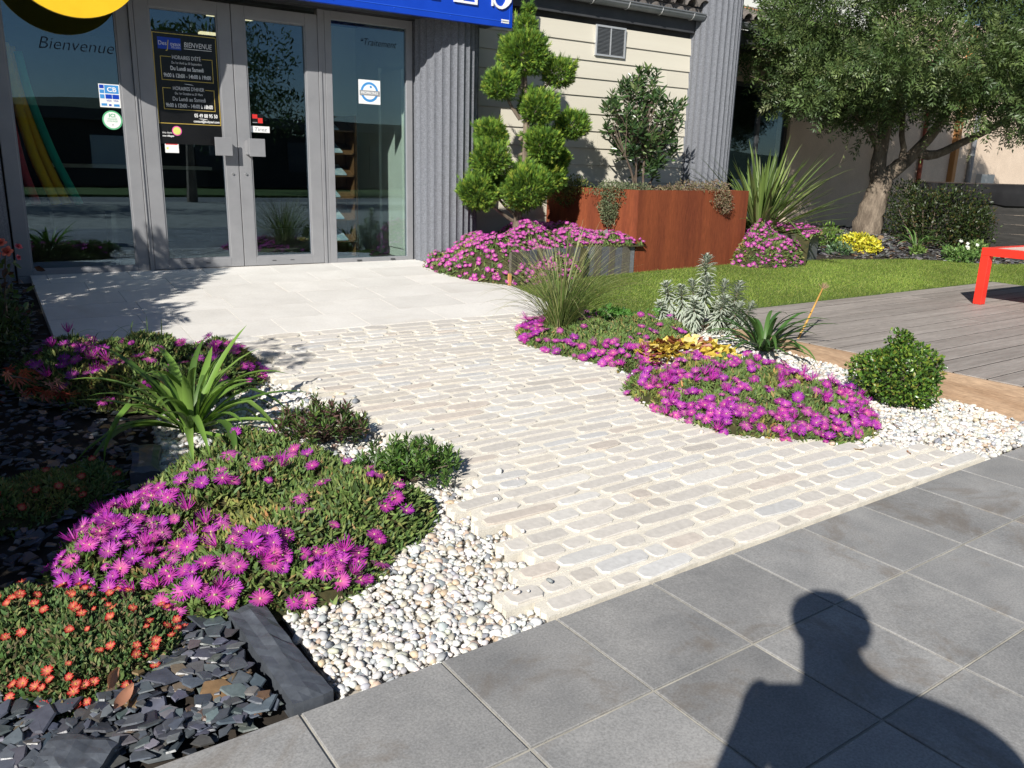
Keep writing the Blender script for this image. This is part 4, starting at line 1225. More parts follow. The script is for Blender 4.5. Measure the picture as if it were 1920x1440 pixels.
# ------------------------------------------------------------------ plants: shared pieces
def flower_mesh(name, npet, wid, cup, c_in, c_mid, c_tip, c_eye, eye, seed, r_in=.1):
    """a daisy-like flower of narrow petals, radius 1, facing +Z"""
    r = np.random.default_rng(seed)
    V, F, C = [], [], []
    for k in range(npet):
        a = 2 * math.pi * (k + r.uniform(-.25, .25)) / npet
        L = r.uniform(.84, 1.03); up = cup * r.uniform(.6, 1.4) + (.10 if k % 2 else 0)
        ca, sa = math.cos(a), math.sin(a); px, py = -sa, ca; b = len(V)
        w = wid * r.uniform(.8, 1.2); tw = r.normal(0, .25)
        for t, ww in ((r_in, .45), (.5, 1.0), (.86, .85), (1.0, .1)):
            z = up * t ** 1.4 - .12 * t * t
            for s in (-1, 1):
                V.append((ca * t * L + px * s * w * ww, sa * t * L + py * s * w * ww, z + s * w * ww * tw))
                C.append(np.array(c_in) * (1 - t) + np.array(c_mid) * t if t < .55 else np.array(c_mid) * (1 - t) + np.array(c_tip) * t)
        F += [[b, b + 1, b + 3, b + 2], [b + 2, b + 3, b + 5, b + 4], [b + 4, b + 5, b + 7, b + 6]]
    b = len(V); m = 8
    for rr, z in ((eye, .02), (eye * .8, .10), (eye * .3, .14)):
        for q in range(m):
            a = 2 * math.pi * q / m
            V.append((rr * math.cos(a), rr * math.sin(a), z + .02 * (q % 2))); C.append(np.array(c_eye) * (1 if q % 2 else .85))
    F += [[b + i * m + q, b + i * m + (q + 1) % m, b + (i + 1) * m + (q + 1) % m, b + (i + 1) * m + q] for i in (0, 1) for q in range(m)] + [[b + 2 * m + q for q in range(m)]]
    # short stalk
    b = len(V)
    for z, rr in ((-.03, .10), (-.75, .05)):
        for q in range(4):
            a = math.pi / 2 * q
            V.append((rr * math.cos(a), rr * math.sin(a), z)); C.append((.10, .13, .03))
    F += [[b + q, b + 4 + q, b + 4 + (q + 1) % 4, b + (q + 1) % 4] for q in range(4)]
    return mk_mesh(name, V, F, M_PETAL, np.clip(np.array(C), 0, 1))

MG = []
for s_, (f1, f2) in enumerate(((1.0, 1.0), (1.12, .92), (.86, 1.04), (1.2, 1.1), (.92, .86), (1.05, 1.15))):
    k_ = np.array([f1, 1.0 + .6 * (s_ % 2), f2])
    MG.append(flower_mesh('flower', 26 + 2 * (s_ % 3), .058 + .006 * (s_ % 3), .06 + .17 * (s_ % 3), np.array((.58, .11, .40)) * k_, np.array((.46, .018, .40)) * k_, np.array((.36, .024, .38)) * k_, (.74, .66, .42), .11, 20 + s_))
MG += [flower_mesh('flower', 20, .05, 1.25, (.50, .05, .36), (.48, .022, .40), (.40, .028, .40), (.60, .5, .3), .10, 27), flower_mesh('flower', 26, .055, -.12, (.55, .16, .40), (.46, .05, .36), (.36, .06, .30), (.60, .50, .30), .12, 28)]
MGB = [flower_mesh('flower', 15, .12, .12 + .18 * (s % 3), (.70, .22, .52), (.52, .028, .40), (.47, .05, .42), (.76, .62, .50), .15, 40 + s) for s in range(4)]
ORF = [flower_mesh('flower', 16, .13, .22 + .14 * (s % 3), (.70, .32, .22), (.60, .035, .022), (.52, .012, .018), (.70, .46, .08), .17, 60 + s, r_in=.14) for s in range(4)]

# succulent finger leaf: three-sided, tapered
FV = np.array([(-.5, 0, 0), (.5, 0, 0), (0, .6, 0), (-.62, -.05, .5), (.62, -.05, .5), (0, .7, .5), (0, .25, 1.0)])
FF = np.array([[0, 1, 4], [0, 4, 3], [1, 2, 5], [1, 5, 4], [2, 0, 3], [2, 3, 5], [3, 4, 6], [4, 5, 6], [5, 3, 6]])
# flat leaf blade with a crease
LV = np.array([(0, 0, 0), (-.5, .10, .35), (0, 0, .4), (.5, .10, .35), (-.36, .12, .72), (0, .03, .75), (.36, .12, .72), (0, .08, 1.0)])
LF = np.array([[0, 2, 1], [0, 3, 2], [1, 2, 5], [1, 5, 4], [2, 3, 6], [2, 6, 5], [4, 5, 7], [5, 6, 7]])
# cheap two-triangle leaf
QV = np.array([(0, 0, 0), (-.5, .06, .5), (.5, .06, .5), (0, 0, 1.0)])
QF = np.array([[0, 2, 1], [1, 2, 3]])

def mound(poly, hmax, wdt, zf, seed=0, hfun=None):
    def h(P):
        d = edge_dist(P, poly) * inside(P, poly)
        v = hmax * (1 - np.exp(-d / wdt)) * (1 + .30 * vnoise(P, 9, seed)) + .018 * vnoise(P, 24, seed + 9) * (d > .02)
        return np.maximum(v, 0) if hfun is None else hfun(P, v)
    return h

def mound_skin(poly, h, zf, step=.035, drop=.02):
    Q = np.asarray(poly); lo, hi = Q.min(0), Q.max(0)
    xs, ys = np.arange(lo[0] - step, hi[0] + step, step), np.arange(lo[1] - step, hi[1] + step, step)
    gx, gy = np.meshgrid(xs, ys); P = np.stack([gx.ravel(), gy.ravel()], 1)
    z = zf(P[:, 0], P[:, 1]) + h(P) - drop
    ins = inside(P, Q).reshape(gx.shape); nx_ = len(xs); F = []
    for j in range(len(ys) - 1):
        for i in range(nx_ - 1):
            if ins[j, i] or ins[j, i + 1] or ins[j + 1, i] or ins[j + 1, i + 1]:
                F.append([j * nx_ + i, j * nx_ + i + 1, (j + 1) * nx_ + i + 1, (j + 1) * nx_ + i])
    return np.column_stack([P, z]), F

M_MATBASE = noisy('dark_stems', (.022, .028, .010), (.06, .05, .02), 22, .95, .6, .01)  # dark brown-green soil and stem tone of the mound skin
ICE = [(.125, .195, .05), (.17, .24, .07), (.095, .16, .048), (.24, .26, .09), (.30, .22, .09), (.14, .21, .095)]
ICEP = [.28, .24, .22, .12, .06, .08]

def ice_mat(name, label, poly, hmax, wdt, nleaf, leaf, flowers, meshes, fsize, zf=gz, cols=ICE, p=ICEP, seed=0, group='ice plant mats', xmin=None, facing=(-.35, -.42, .85), fat=.26, maxfl=300, hfun=None, spill=.016, sep=.95):
    c = np.asarray(poly).mean(0)
    t = thing(name, label, 'flowering plant', (c[0], c[1], float(zf(*c))), group)
    h = mound(poly, hmax, wdt, zf, seed, hfun)
    V, F = mound_skin(poly, h, zf)
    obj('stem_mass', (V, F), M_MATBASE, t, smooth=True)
    P = in_poly(poly, nleaf)
    P = P + rng.normal(0, spill, P.shape)
    eps = .02
    hz = h(P)
    gx_ = (h(P + [eps, 0]) - h(P - [eps, 0])) / (2 * eps); gy_ = (h(P + [0, eps]) - h(P - [0, eps])) / (2 * eps)
    nr = unit(np.column_stack([-gx_, -gy_, np.ones(nleaf)]))
    d = nr * .75 + rng.normal(0, .55, (nleaf, 3)) + [0, 0, .15]
    s = leaf * rng.uniform(.6, 1.25, nleaf)
    S = np.column_stack([s * fat, s * fat, s])
    pos = np.column_stack([P, zf(P[:, 0], P[:, 1]) + hz - .012 - rng.random(nleaf) * .012])
    C = pick(cols, nleaf, .18, p)
    patch = vnoise(P, 7, seed + 3) > .75
    C[patch] = C[patch] * [1.5, 1.15, 1.1]
    V, F, C = scatter(FV, FF, pos, frames(d), S, C)
    obj('foliage', (V, F), M_LEAFM, t, col=C, kind='stuff')
    Q = []
    for f in flowers:
        if f[0] == 'all': q = in_poly(poly, f[1])
        elif f[0] == 'rim':
            q = in_poly(poly, f[1] * 12); dd = edge_dist(q, poly); q = q[dd < f[2]]
            if len(f) > 3: q = q[f[3](q)]
            q = q[:f[1]]
        else:
            q = np.column_stack([rng.normal(f[0], f[2], f[4] * 3), rng.normal(f[1], f[3], f[4] * 3)]); q = q[inside(q, poly)][:f[4]]
        Q.append(q)
    Q = np.concatenate(Q)
    keep = []                                     # blossoms do not sit inside one another
    for q in Q:
        if all(np.hypot(*(q - k)) > fsize * sep for k in keep): keep.append(q)
    Q = np.array(keep)
    Q = Q[np.argsort(np.hypot(Q[:, 0], Q[:, 1]))]
    gx_ = (h(Q + [eps, 0]) - h(Q - [eps, 0])) / (2 * eps); gy_ = (h(Q + [0, eps]) - h(Q - [0, eps])) / (2 * eps)
    nr = unit(np.column_stack([-gx_, -gy_, np.ones(len(Q))]))
    D = unit(nr * .7 + np.array(facing) * .8 + rng.normal(0, .22, (len(Q), 3)))
    zq = zf(Q[:, 0], Q[:, 1]) + h(Q) + leaf * rng.uniform(.25, .7, len(Q))
    Mx = frames(D)
    fs = fsize * np.where(rng.random(len(Q)) < .16, rng.uniform(.45, .7, len(Q)), rng.uniform(.8, 1.12, len(Q)))
    for k in range(min(len(Q), maxfl)):
        inst('flower', meshes[rng.integers(len(meshes))], (Q[k][0], Q[k][1], zq[k]), Mx[k], fs[k], t)
    if len(Q) > maxfl:
        me = meshes[0]
        tv = np.empty(len(me.vertices) * 3); me.vertices.foreach_get('co', tv); tv = tv.reshape(-1, 3)
        tc = np.empty(len(tv) * 4, np.float32); me.attributes['Col'].data.foreach_get('color', tc); tc = tc.reshape(-1, 4)[:, :3]
        tf = np.array([list(f.vertices) for f in me.polygons if len(f.vertices) == 4])
        k = len(Q) - maxfl
        V, F, C = scatter(tv, tf, np.column_stack([Q, zq])[maxfl:], Mx[maxfl:], fsize * rng.uniform(.78, 1.12, k), np.ones((k, 3)), tcol=tc)
        obj('flowers', (V, F), M_PETAL, t, col=C, kind='stuff')
    return t

ice_mat('ice_plant', 'front pink ice plant mat between slate chippings and pebbles', MAT_FRONT, .15, .11, 14500, .038,
        [(.28, 2.95, .17, .20, 150), (.22, 3.2, .1, .12, 20), (.60, 2.58, .14, .06, 48), (.94, 2.54, .1, .06, 40), (.85, 3.35, .22, .14, 22), (1.05, 3.05, .2, .2, 8), (1.3, 2.85, .07, .1, 9), ('all', 12)], MG, .0375, seed=1, sep=.62)
ice_mat('ice_plant', 'orange-red flowered ice plant mat in the bottom left corner', MAT_ORANGE, .075, .07, 9500, .024,
        [('all', 105), ('rim', 16, .07, lambda q: q[:, 1] < 2.5)], ORF, .0165, cols=[(.085, .155, .05), (.13, .19, .06), (.07, .13, .05), (.22, .17, .085), (.17, .20, .075), (.13, .115, .06)], p=[.28, .2, .2, .12, .1, .1], seed=2, fat=.34)
ice_mat('ice_plant', 'shaded orange flowered ice plant mat behind the front pink mat', MAT_ORANGE2, .08, .08, 6500, .026,
        [('all', 26)], ORF, .021, seed=3, fat=.32)
ice_mat('ice_plant', 'half-shaded pink ice plant mat behind the strap-leaved plant', MAT_BACK, .16, .11, 10000, .038,
        [(.4, 5.1, .2, .2, 50), (1.28, 5.0, .08, .2, 26), (1.0, 4.95, .25, .22, 14), (.75, 4.75, .2, .08, 8)], MG, .042, seed=4)
ice_mat('ice_plant', 'dense pink ice plant mat beside the clipped round bush', MAT_RFRONT, .13, .10, 11500, .038,
        [('all', 230), ('rim', 190, .17, lambda q: q[:, 1] < 3.4), (3.6, 3.6, .2, .2, 70)], MG, .038, seed=5, sep=.62)
ice_mat('ice_plant', 'sparser pink ice plant mat around the grass tuft', MAT_RMID, .12, .10, 10500, .038,
        [('all', 30), ('rim', 130, .2, lambda q: (q[:, 0] < 3.7) | (q[:, 1] < 4.35)), (4.6, 4.75, .15, .12, 8)], MG, .038, seed=6, sep=.6)
BED_POLY = np.array([(4.02, 7.9), (4.0, 7.55), (4.08, 7.25), (4.2, 7.0), (4.38, 6.8), (4.6, 6.74), (4.9, 6.79), (5.3, 6.9), (5.52, 7.0), (5.56, 7.1), (5.9, 7.1), (6.42, 7.02), (6.36, 7.3), (6.2, 7.9), (6.1, 8.4), (5.3, 8.42), (4.95, 8.2), (4.5, 7.96)])
def bed_h(P, v):
    return np.where((P[:, 0] > 5.5), np.maximum(v, .33 + .1 * (v / .45)), v)
ice_mat('ice_plant', 'large pink ice plant bed under the cloud-pruned conifer, spilling over the paving', BED_POLY, .42, .17, 8500, .05,
        [('all', 1500)], MGB, .031, seed=7, fat=.24, hfun=bed_h, sep=.5)
BED2 = np.array([(8.0, 7.12), (8.05, 6.92), (8.35, 6.78), (8.75, 6.76), (9.1, 6.85), (9.3, 7.0), (9.5, 7.07), (9.78, 7.12), (9.82, 7.5), (9.4, 7.75), (8.9, 7.85), (8.4, 7.7)])
ice_mat('ice_plant', 'pink ice plant bed below the sword-leaved plant, right of the rusty planter', BED2, .42, .13, 7500, .05,
        [('all', 800)], MGB, .033, sep=.52, seed=8, fat=.24, hfun=lambda P, v: np.where(P[:, 0] > 9.05, np.maximum(v, .37 + .08 * (v / .42)), v))

# ---- strap-leaved plants
def strap(base, az, el, L, w, droop, n=9, fold=.22, twist=0.0, kink=None):
    P = [np.array(base, float)]; T = []
    for i in range(n):
        t = i / n
        e = el - droop * t ** 1.4
        if kink and t > kink: e -= .7
        d = np.array([math.cos(az) * math.cos(e), math.sin(az) * math.cos(e), math.sin(e)])
        T.append(d); P.append(P[-1] + d * L / n)
        az += twist / n
    T.append(T[-1]); V = []
    for i, p in enumerate(P):
        t = i / n
        ww = w * min(1, .55 + 1.6 * t) * (1 - max(0, (t - .45) / .55) ** 2.2) + .0008
        s = np.cross(T[i], [0, 0, 1.0]); s /= np.linalg.norm(s) + 1e-9
        u = np.cross(s, T[i])
        V += [p - s * ww / 2 + u * ww * fold, p, p + s * ww / 2 + u * ww * fold]
    F = []
    for i in range(n):
        a = i * 3
        F += [[a, a + 1, a + 4, a + 3], [a + 1, a + 2, a + 5, a + 4]]
    return np.array(V), F

def strap_plant(name, label, cat, base, nl, L, w, el, droop, cols, spread=.03, seed=0, mat=None, jit=.15, tip=None):
    r = np.random.default_rng(seed)
    t = thing(name, label, cat, base)
    for k in range(nl):
        az = 2.399 * k + r.normal(0, .3); u = (k + .5) / nl
        e = el[0] + (el[1] - el[0]) * u + r.normal(0, .09)
        b = np.array(base) + [spread * math.cos(az) * r.uniform(.3, 1), spread * math.sin(az) * r.uniform(.3, 1), r.uniform(0, .02)]
        V, F = strap(b, az, e, r.uniform(*L) * (.75 + .35 * math.sin(math.pi * min(1, u * .8 + .2))), r.uniform(*w), r.uniform(*droop), twist=r.normal(0, .3), kink=.55 if r.random() < .06 else None)
        c = np.array(cols[r.integers(len(cols))]) * r.normal(1, jit)
        C = np.tile(c, (len(V), 1)) * np.repeat(np.linspace(.95, 1.08, len(V) // 3), 3)[:, None]
        if tip is not None:
            C[-9:] = C[-9:] * .4 + np.array(tip) * .6
        obj('leaf', (V, F), mat or M_LEAF, t, col=np.clip(C, 0.002, 1), smooth=True, base=np.array(b))
    return t
strap_plant('agapanthus', 'bright green strap-leaved clump on the pebbles left of the path', 'plant', (.80, 4.16, .15), 50, (.44, .66), (.032, .046), (.30, 1.5), (.6, 1.9), [(.11, .21, .035), (.14, .25, .045), (.08, .16, .03), (.17, .28, .06)], .05, 1)
strap_plant('agapanthus', 'dark green strap-leaved clump against the deck edge', 'plant', (5.08, 4.12, .15), 48, (.40, .60), (.026, .038), (.35, 1.4), (.7, 2.0), [(.055, .125, .03), (.075, .155, .035), (.045, .10, .03)], .05, 2)
strap_plant('cordyline', 'large sword-leaved green plant between the grey pillar and the second slate bed', 'plant', (8.95, 7.55, .66), 170, (.95, 1.45), (.028, .040), (.15, 1.54), (.05, .7), [(.12, .18, .045), (.16, .225, .06), (.095, .15, .04), (.20, .25, .085)], .06, 3)
strap_plant('daylily', 'small arching green leaves at the foot of the olive trunk', 'plant', (12.35, 7.3, .47), 18, (.35, .55), (.02, .03), (.4, 1.2), (.9, 1.9), [(.10, .20, .05), (.14, .25, .07)], .06, 4)
# thin grass blades among the shaded back mat
t = thing('weed_grass', 'thin dark grass blades rising from the half-shaded pink mat', 'grass', (.55, 5.35, .24))
for k in range(14):
    b = (.35 + .6 * rng.random(), 5.2 + .4 * rng.random(), .36)
    obj('blade', strap(b, rng.uniform(0, 6.3), rng.uniform(.9, 1.5), rng.uniform(.15, .3), .005, rng.uniform(.4, 2.2), 8), M_LEAF, t, col=np.array([.07, .12, .03]), smooth=True)
# ornamental grass tuft
t = thing('grass_tuft', 'tall fine arching grass tuft at the top right of the path', 'ornamental grass', (3.72, 4.98, .21))
L_ = []
for k in range(330):
    az = rng.uniform(0, 2 * math.pi); a = rng.random()
    b = np.array([3.72, 4.98, .22]) + [.05 * math.cos(az) * rng.random(), .05 * math.sin(az) * rng.random(), 0]
    el = 1.5 - .55 * a ** 1.1 + rng.normal(0, .05)
    V, F = strap(b, az, el, rng.uniform(.55, .98), rng.uniform(.0035, .006), rng.uniform(.15, 1.0) + .9 * a, 10, .3, rng.normal(0, .2))
    c = pick([(.13, .19, .05), (.17, .23, .06), (.10, .15, .045), (.24, .25, .10)], 1)[0]
    C = np.tile(c, (len(V), 1)); C[-10:] = C[-10:] * .45 + np.array([.45, .40, .22]) * .55
    L_.append((V, np.array(F), C))
V, F, C = cat3(L_)
obj('blades', (V, F), M_LEAF, t, col=C, smooth=True, kind='stuff')

# dried flower stalk
t = thing('dried_flower_stalk', 'dry straw-coloured flower stalk leaning over the deck edge', 'flower stalk', (5.30, 4.0, .16))
A, B = np.array([5.30, 4.02, .16]), np.array([5.78, 4.16, .60])
obj('stem', tube([A, A + (B - A) * .5 + [0, 0, -.012], B], [.010, .009, .007], 8), noisy('straw', (.50, .27, .06), (.60, .36, .11), 6, .7, .1), t, smooth=True)
L_ = []
for k in range(46):
    d = unit(np.array([.5, .1, .9]) + rng.normal(0, .55, 3)); l = rng.uniform(.03, .06)
    V, F = tube([B, B + d * l * .6, B + d * l + [0, 0, .005]], [.0012, .0011, .0016], 3)
    L_.append((V, F))
obj('seed_head', join(L_), noisy('dry_umbel', (.30, .20, .12), (.40, .28, .18), 9, .8, 0), t)

# ---- variegated spurge
t = thing('euphorbia', 'silver-white variegated spurge in front of the lawn', 'shrub', (5.12, 4.82, .2))
def spurge_shoot(seed, n, L, ln, wd):
    r = np.random.default_rng(seed); out = []
    for k in range(n):
        u = k / n
        az = 2.399 * k + r.normal(0, .2)
        e = -.75 + 1.75 * u ** 1.3 + r.normal(0, .15)
        l = ln * (.8 + .5 * math.sin(math.pi * (.25 + .7 * u))) * r.uniform(.85, 1.1) * (1 if u < .9 else .7)
        V, F = strap((0, 0, L * (.12 + .88 * u)), az, e, l, wd * r.uniform(.85, 1.15), r.uniform(.1, .9), 5, .25)
        g = np.array([.15, .215, .16]) * r.uniform(.8, 1.2); wv = np.array([.66, .68, .60]) * r.uniform(.9, 1.05)
        C = np.tile(np.stack([wv, g, wv]), (len(V) // 3, 1))
        out.append((V, np.array(F), C))
    Vt, Ft = tube([(0, 0, 0), (0, 0, L)], [.008, .005], 6, False)
    V, F, C = cat3(out + [(Vt, np.array(Ft), np.tile([.20, .14, .10], (len(Vt), 1)))])
    return mk_mesh('shoot', V, F, M_LEAFM, np.clip(C, 0, 1), smooth=True)
SH = [spurge_shoot(70 + s, 120, .34, .092, .020) for s in range(3)]
SHG = spurge_shoot(80, 44, .28, .10, .012)
for k, (dx_, dy_, dz_, s, tl) in enumerate(((0, .02, .29, 1.0, .05), (-.20, .02, .06, .95, .2), (-.02, -.05, .12, 1.0, .08), (.16, .0, .10, .95, .15), (.30, .04, .08, 1.0, .3), (-.32, .06, .10, .9, .3), (.08, -.16, .0, .95, .25), (-.14, -.15, 0, .9, .3), (.24, -.12, -.02, .85, .35), (-.05, .16, .1, .9, .2), (.38, -.06, -.02, .85, .45), (-.40, -.06, .0, .8, .45))):
    az = math.atan2(dy_, dx_)
    d = np.array([[math.cos(az) * tl, math.sin(az) * tl, 1.0]])
    p = np.array([5.12, 4.82, .2]) + np.array([dx_ * .83 + dy_ * .55, -dx_ * .55 + dy_ * .83, dz_]) * [.8, .8, 1]
    inst('shoot', SH[k % 3], p, frames(d)[0], s * .95, t)
    if dz_ > .05: obj('stem', tube([(5.12 + dx_ * .2, 4.82 + dy_ * .2, .18), (p[0], p[1], p[2] + .02)], [.012, .008], 6), M_TWIG, t)

# ---- golden heuchera
def lobed_leaf():
    V = [(0, 0, 0)]; n = 14
    for q in range(n):
        a = -math.pi * .85 + 2 * math.pi * .85 * q / (n - 1)
        r = .52 + .17 * math.cos(a * 3.2) + (.07 if q % 2 else -.04)
        V.append((r * math.sin(a), .10 * math.cos(a * 5) + .12 * abs(math.sin(a)), .28 + r * math.cos(a)))
    return np.array(V), [[0, i, i + 1] for i in range(1, n)]
HL_V, HL_F = lobed_leaf()
HC = [(.62, .46, .08), (.70, .55, .14), (.52, .40, .06), (.72, .60, .26), (.30, .10, .05)]
HM = [mk_mesh('leaf', HL_V, HL_F, M_LEAF, np.array(c)) for c in HC]
t = thing('heuchera', 'low golden-yellow lobed-leaf plant between the two right-hand pink mats', 'plant', (4.20, 4.1, .14))
for k in range(130):
    az = 2.399 * k; rr = .27 * math.sqrt((k + .5) / 130)
    p = np.array([4.20 + rr * 1.35 * (.83 * math.cos(az)) + rr * .5 * math.sin(az), 4.1 - rr * .74 * math.cos(az) + rr * .75 * math.sin(az), .19 + .11 * (1 - (rr / .29) ** 2) + rng.uniform(-.02, .02)])
    d = np.array([[math.cos(az) * .8 + rng.normal(0, .3), math.sin(az) * .8 + rng.normal(0, .3) - .3, .35 + rng.normal(0, .25)]])
    M3 = frames(d, math.pi + rng.normal(0, .5))[0]
    m = HM[rng.choice(5, p=[.32, .25, .25, .12, .06])]
    if rr < .12 and rng.random() < .35: m = HM[4]
    inst('leaf', m, p, M3, rng.uniform(.065, .10), t)
# leafy clover patch in the middle mat
t = thing('clover', 'bright green clover-like leaves inside the sparser pink mat', 'plant', (4.35, 5.05, .3))
CM = [mk_mesh('leaf', HL_V, HL_F, M_LEAF, np.array(c)) for c in ((.07, .19, .03), (.10, .24, .045))]
for k in range(42):
    p = np.array([4.35 + rng.normal(0, .11), 5.02 + rng.normal(0, .07), .345 + rng.uniform(-.02, .05)])
    inst('leaf', CM[k % 2], p, frames(np.array([[rng.normal(0, .4), rng.normal(-.4, .4), .6]]))[0], rng.uniform(.04, .06), t)

# ---- bushes made of many small leaves
def shell_points(n, c, r, seed=0, inner=.55, bump=.12, zmin=-1.0):
    """points in the outer part of an uneven ellipsoid, with outward directions"""
    q = np.random.default_rng(seed + 100)
    d = unit(q.normal(0, 1, (n * 2, 3))); d = d[d[:, 2] > zmin][:n]
    u = q.uniform(inner ** 3, 1, len(d)) ** (1 / 3) * (1 + bump * vnoise(d, 3.2, seed) + .5 * bump * vnoise(d, 8, seed + 1))
    return np.array(c) + d * u[:, None] * np.array(r), d

def leafy(parent, pos, out, leaf, w, cols, p=None, up=.4, rnd=.6, mat=None, tmpl=None, name='foliage', jit=.2, crossed=False):
    n = len(pos); T = tmpl or (LV, LF)
    d = out * .6 + rng.normal(0, rnd, (n, 3)) + [0, 0, up]
    s = leaf * rng.uniform(.65, 1.25, n)
    V, F, C = scatter(T[0], T[1], pos, frames(d), np.column_stack([s * w, s * w, s]), pick(cols, n, jit, p))
    return obj(name, (V, F), mat or M_LEAF, parent, col=C, kind='stuff')

t = thing('clipped_bush', 'small round clipped green bush on the white pebbles beside the deck', 'bush', (4.98, 2.93, .06))
P1, D1 = shell_points(6200, (4.98, 2.93, .25), (.275, .275, .21), 1, .55, .12)
P2, D2 = shell_points(500, (5.0, 2.95, .46), (.08, .07, .09), 2, .2, .3)
leafy(t, np.concatenate([P1, P2]), np.concatenate([D1, D2]), .026, .62, [(.055, .12, .02), (.085, .17, .025), (.15, .22, .03), (.24, .24, .05), (.04, .09, .02)], [.3, .28, .2, .07, .15], mat=M_LEAFG)
for q in range(9):
    a = rng.uniform(0, 6.3)
    obj('branch', tube([(4.98, 2.93, .05), (4.98 + .13 * math.cos(a), 2.93 + .13 * math.sin(a), .2), (4.98 + .22 * math.cos(a), 2.93 + .22 * math.sin(a), .34)], [.012, .007, .003], 5), M_TWIG, t)

for nm, c, lab, cols in (('candytuft', (1.36, 3.78, .12), 'low dark green herb with purplish tips beside the path, behind the front mat', [(.05, .10, .025), (.08, .15, .03), (.13, .17, .05), (.10, .05, .045), (.07, .035, .03)]),
                         ('candytuft', (1.52, 3.18, .08), 'low fresh green herb at the right end of the front pink mat', [(.06, .13, .025), (.09, .18, .035), (.13, .22, .05), (.05, .10, .025)])):
    t = thing(nm, lab, 'plant', c, 'low herbs by the path')
    c = np.array(c)
    tips = []
    for q in range(90):
        a = 2.399 * q; rr = .19 * math.sqrt((q + .5) / 90)
        tips.append(c + [rr * math.cos(a) * 1.25 + rng.normal(0, .03), rr * math.sin(a) * 1.05 + rng.normal(0, .03), .035 + .10 * (1 - (rr / .22) ** 2) + rng.uniform(-.02, .05) + .05 * (rng.random() < .08)])
    pos, out = [], []
    for tp in tips:
        k = 34
        ph = rng.uniform(0, 6.3, k); z = rng.uniform(-.05, .02, k)
        pos.append(tp + np.column_stack([.004 * np.cos(ph), .004 * np.sin(ph), z])); out.append(np.column_stack([np.cos(ph), np.sin(ph), rng.uniform(.1, 1.2, k) + (z > .005) * .8]))
        obj('stem', tube([c, (c + tp) / 2 + [0, 0, .015], tp], [.004, .003, .002], 4), M_TWIG, t)
    leafy(t, np.concatenate(pos), np.concatenate(out), .036, .24, cols, up=0, rnd=.15)

# cloud-pruned conifer
t = thing('cloud_pruned_conifer', 'cloud-pruned bright green conifer of rounded tufts in the pink bed', 'tree', (5.10, 7.75, .55))
POM = [((5.138, 7.75, 2.66), .315), ((5.56, 7.65, 2.50), .20), ((4.90, 7.80, 2.35), .205), ((5.306, 7.68, 2.13), .25), ((5.80, 7.70, 1.97), .215), ((4.81, 7.82, 1.82), .21), ((5.351, 7.62, 1.75), .25), ((4.74, 7.72, 1.58), .235), ((5.65, 7.80, 1.56), .215), ((4.62, 7.78, 1.23), .25), ((5.11, 7.55, 1.29), .33), ((5.54, 7.72, 1.38), .20), ((4.86, 7.95, 1.30), .22), ((5.16, 7.75, 2.95), .13), ((5.19, 7.74, 3.10), .06)]
sp_V, sp_F = [], []
for k, (a, l, z) in enumerate(((0, 1.0, 0), (.5, .50, .2), (-.5, .50, .28), (.45, .40, .48), (-.45, .38, .55), (.2, .6, .1))):
    b = len(sp_V); w_ = .075
    dx_, dz_ = math.sin(a), math.cos(a)
    p0 = np.array([0, .0, z]); p1 = p0 + np.array([dx_, .10 * (k % 3 - 1), dz_]) * l
    sd = np.array([dz_, 0, -dx_]) * w_
    sp_V += [p0 - sd * .7, p0 + sd * .7, p1]
    sp_F += [[b, b + 1, b + 2]]
sp_V, sp_F = np.array(sp_V), np.array(sp_F)
obj('trunk', tube(curve([(5.10, 7.75, .45), (5.12, 7.74, .9), (5.18, 7.72, 1.4), (5.2, 7.74, 2.0), (5.16, 7.75, 2.6)], 14), np.linspace(.055, .022, 14), 9), M_BARK, t, smooth=True)
for q, (c, r) in enumerate(POM):
    c = np.array(c)
    obj('branch', tube(curve([(5.13, 7.75, max(.8, c[2] - .35)), (5.13 * .5 + c[0] * .5, c[1] * .5 + 3.88, c[2] - .2), c], 6), [.022, .02, .018, .015, .012, .01], 6), M_BARK, t)
    n = int(2900 * (r / .25) ** 2) + 100
    r *= .84
    pos, out = shell_points(n, c, (r, r, r * .84), 30 + q, .66, .17)
    d = out * .8 + rng.normal(0, .30, (n, 3)) + [0, 0, .5]
    s = rng.uniform(.035, .07, n) * (1 + 1.1 * (rng.random(n) < .05) * (out[:, 2] > .2))
    col = pick([(.10, .20, .03), (.145, .255, .035), (.22, .33, .042), (.07, .15, .03), (.34, .40, .06)], n, .15, [.27, .3, .2, .16, .07])
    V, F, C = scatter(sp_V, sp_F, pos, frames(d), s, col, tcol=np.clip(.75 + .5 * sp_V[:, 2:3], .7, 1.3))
    core, _ = shell_points(int(n * .15), c, (r * .7, r * .7, r * .6), 60 + q, .2, .1)
    dc = unit(core - c) + rng.normal(0, .3, core.shape)
    V2, F2, C2 = scatter(sp_V, sp_F, core, frames(dc), rng.uniform(.06, .09, len(core)), pick([(.06, .12, .03), (.08, .15, .035)], len(core), .15))
    V, F, C = cat3([(V, F, C), (V2, F2, C2)])
    obj('foliage_cloud', (V, F), M_LEAFM, t, col=C, kind='stuff')

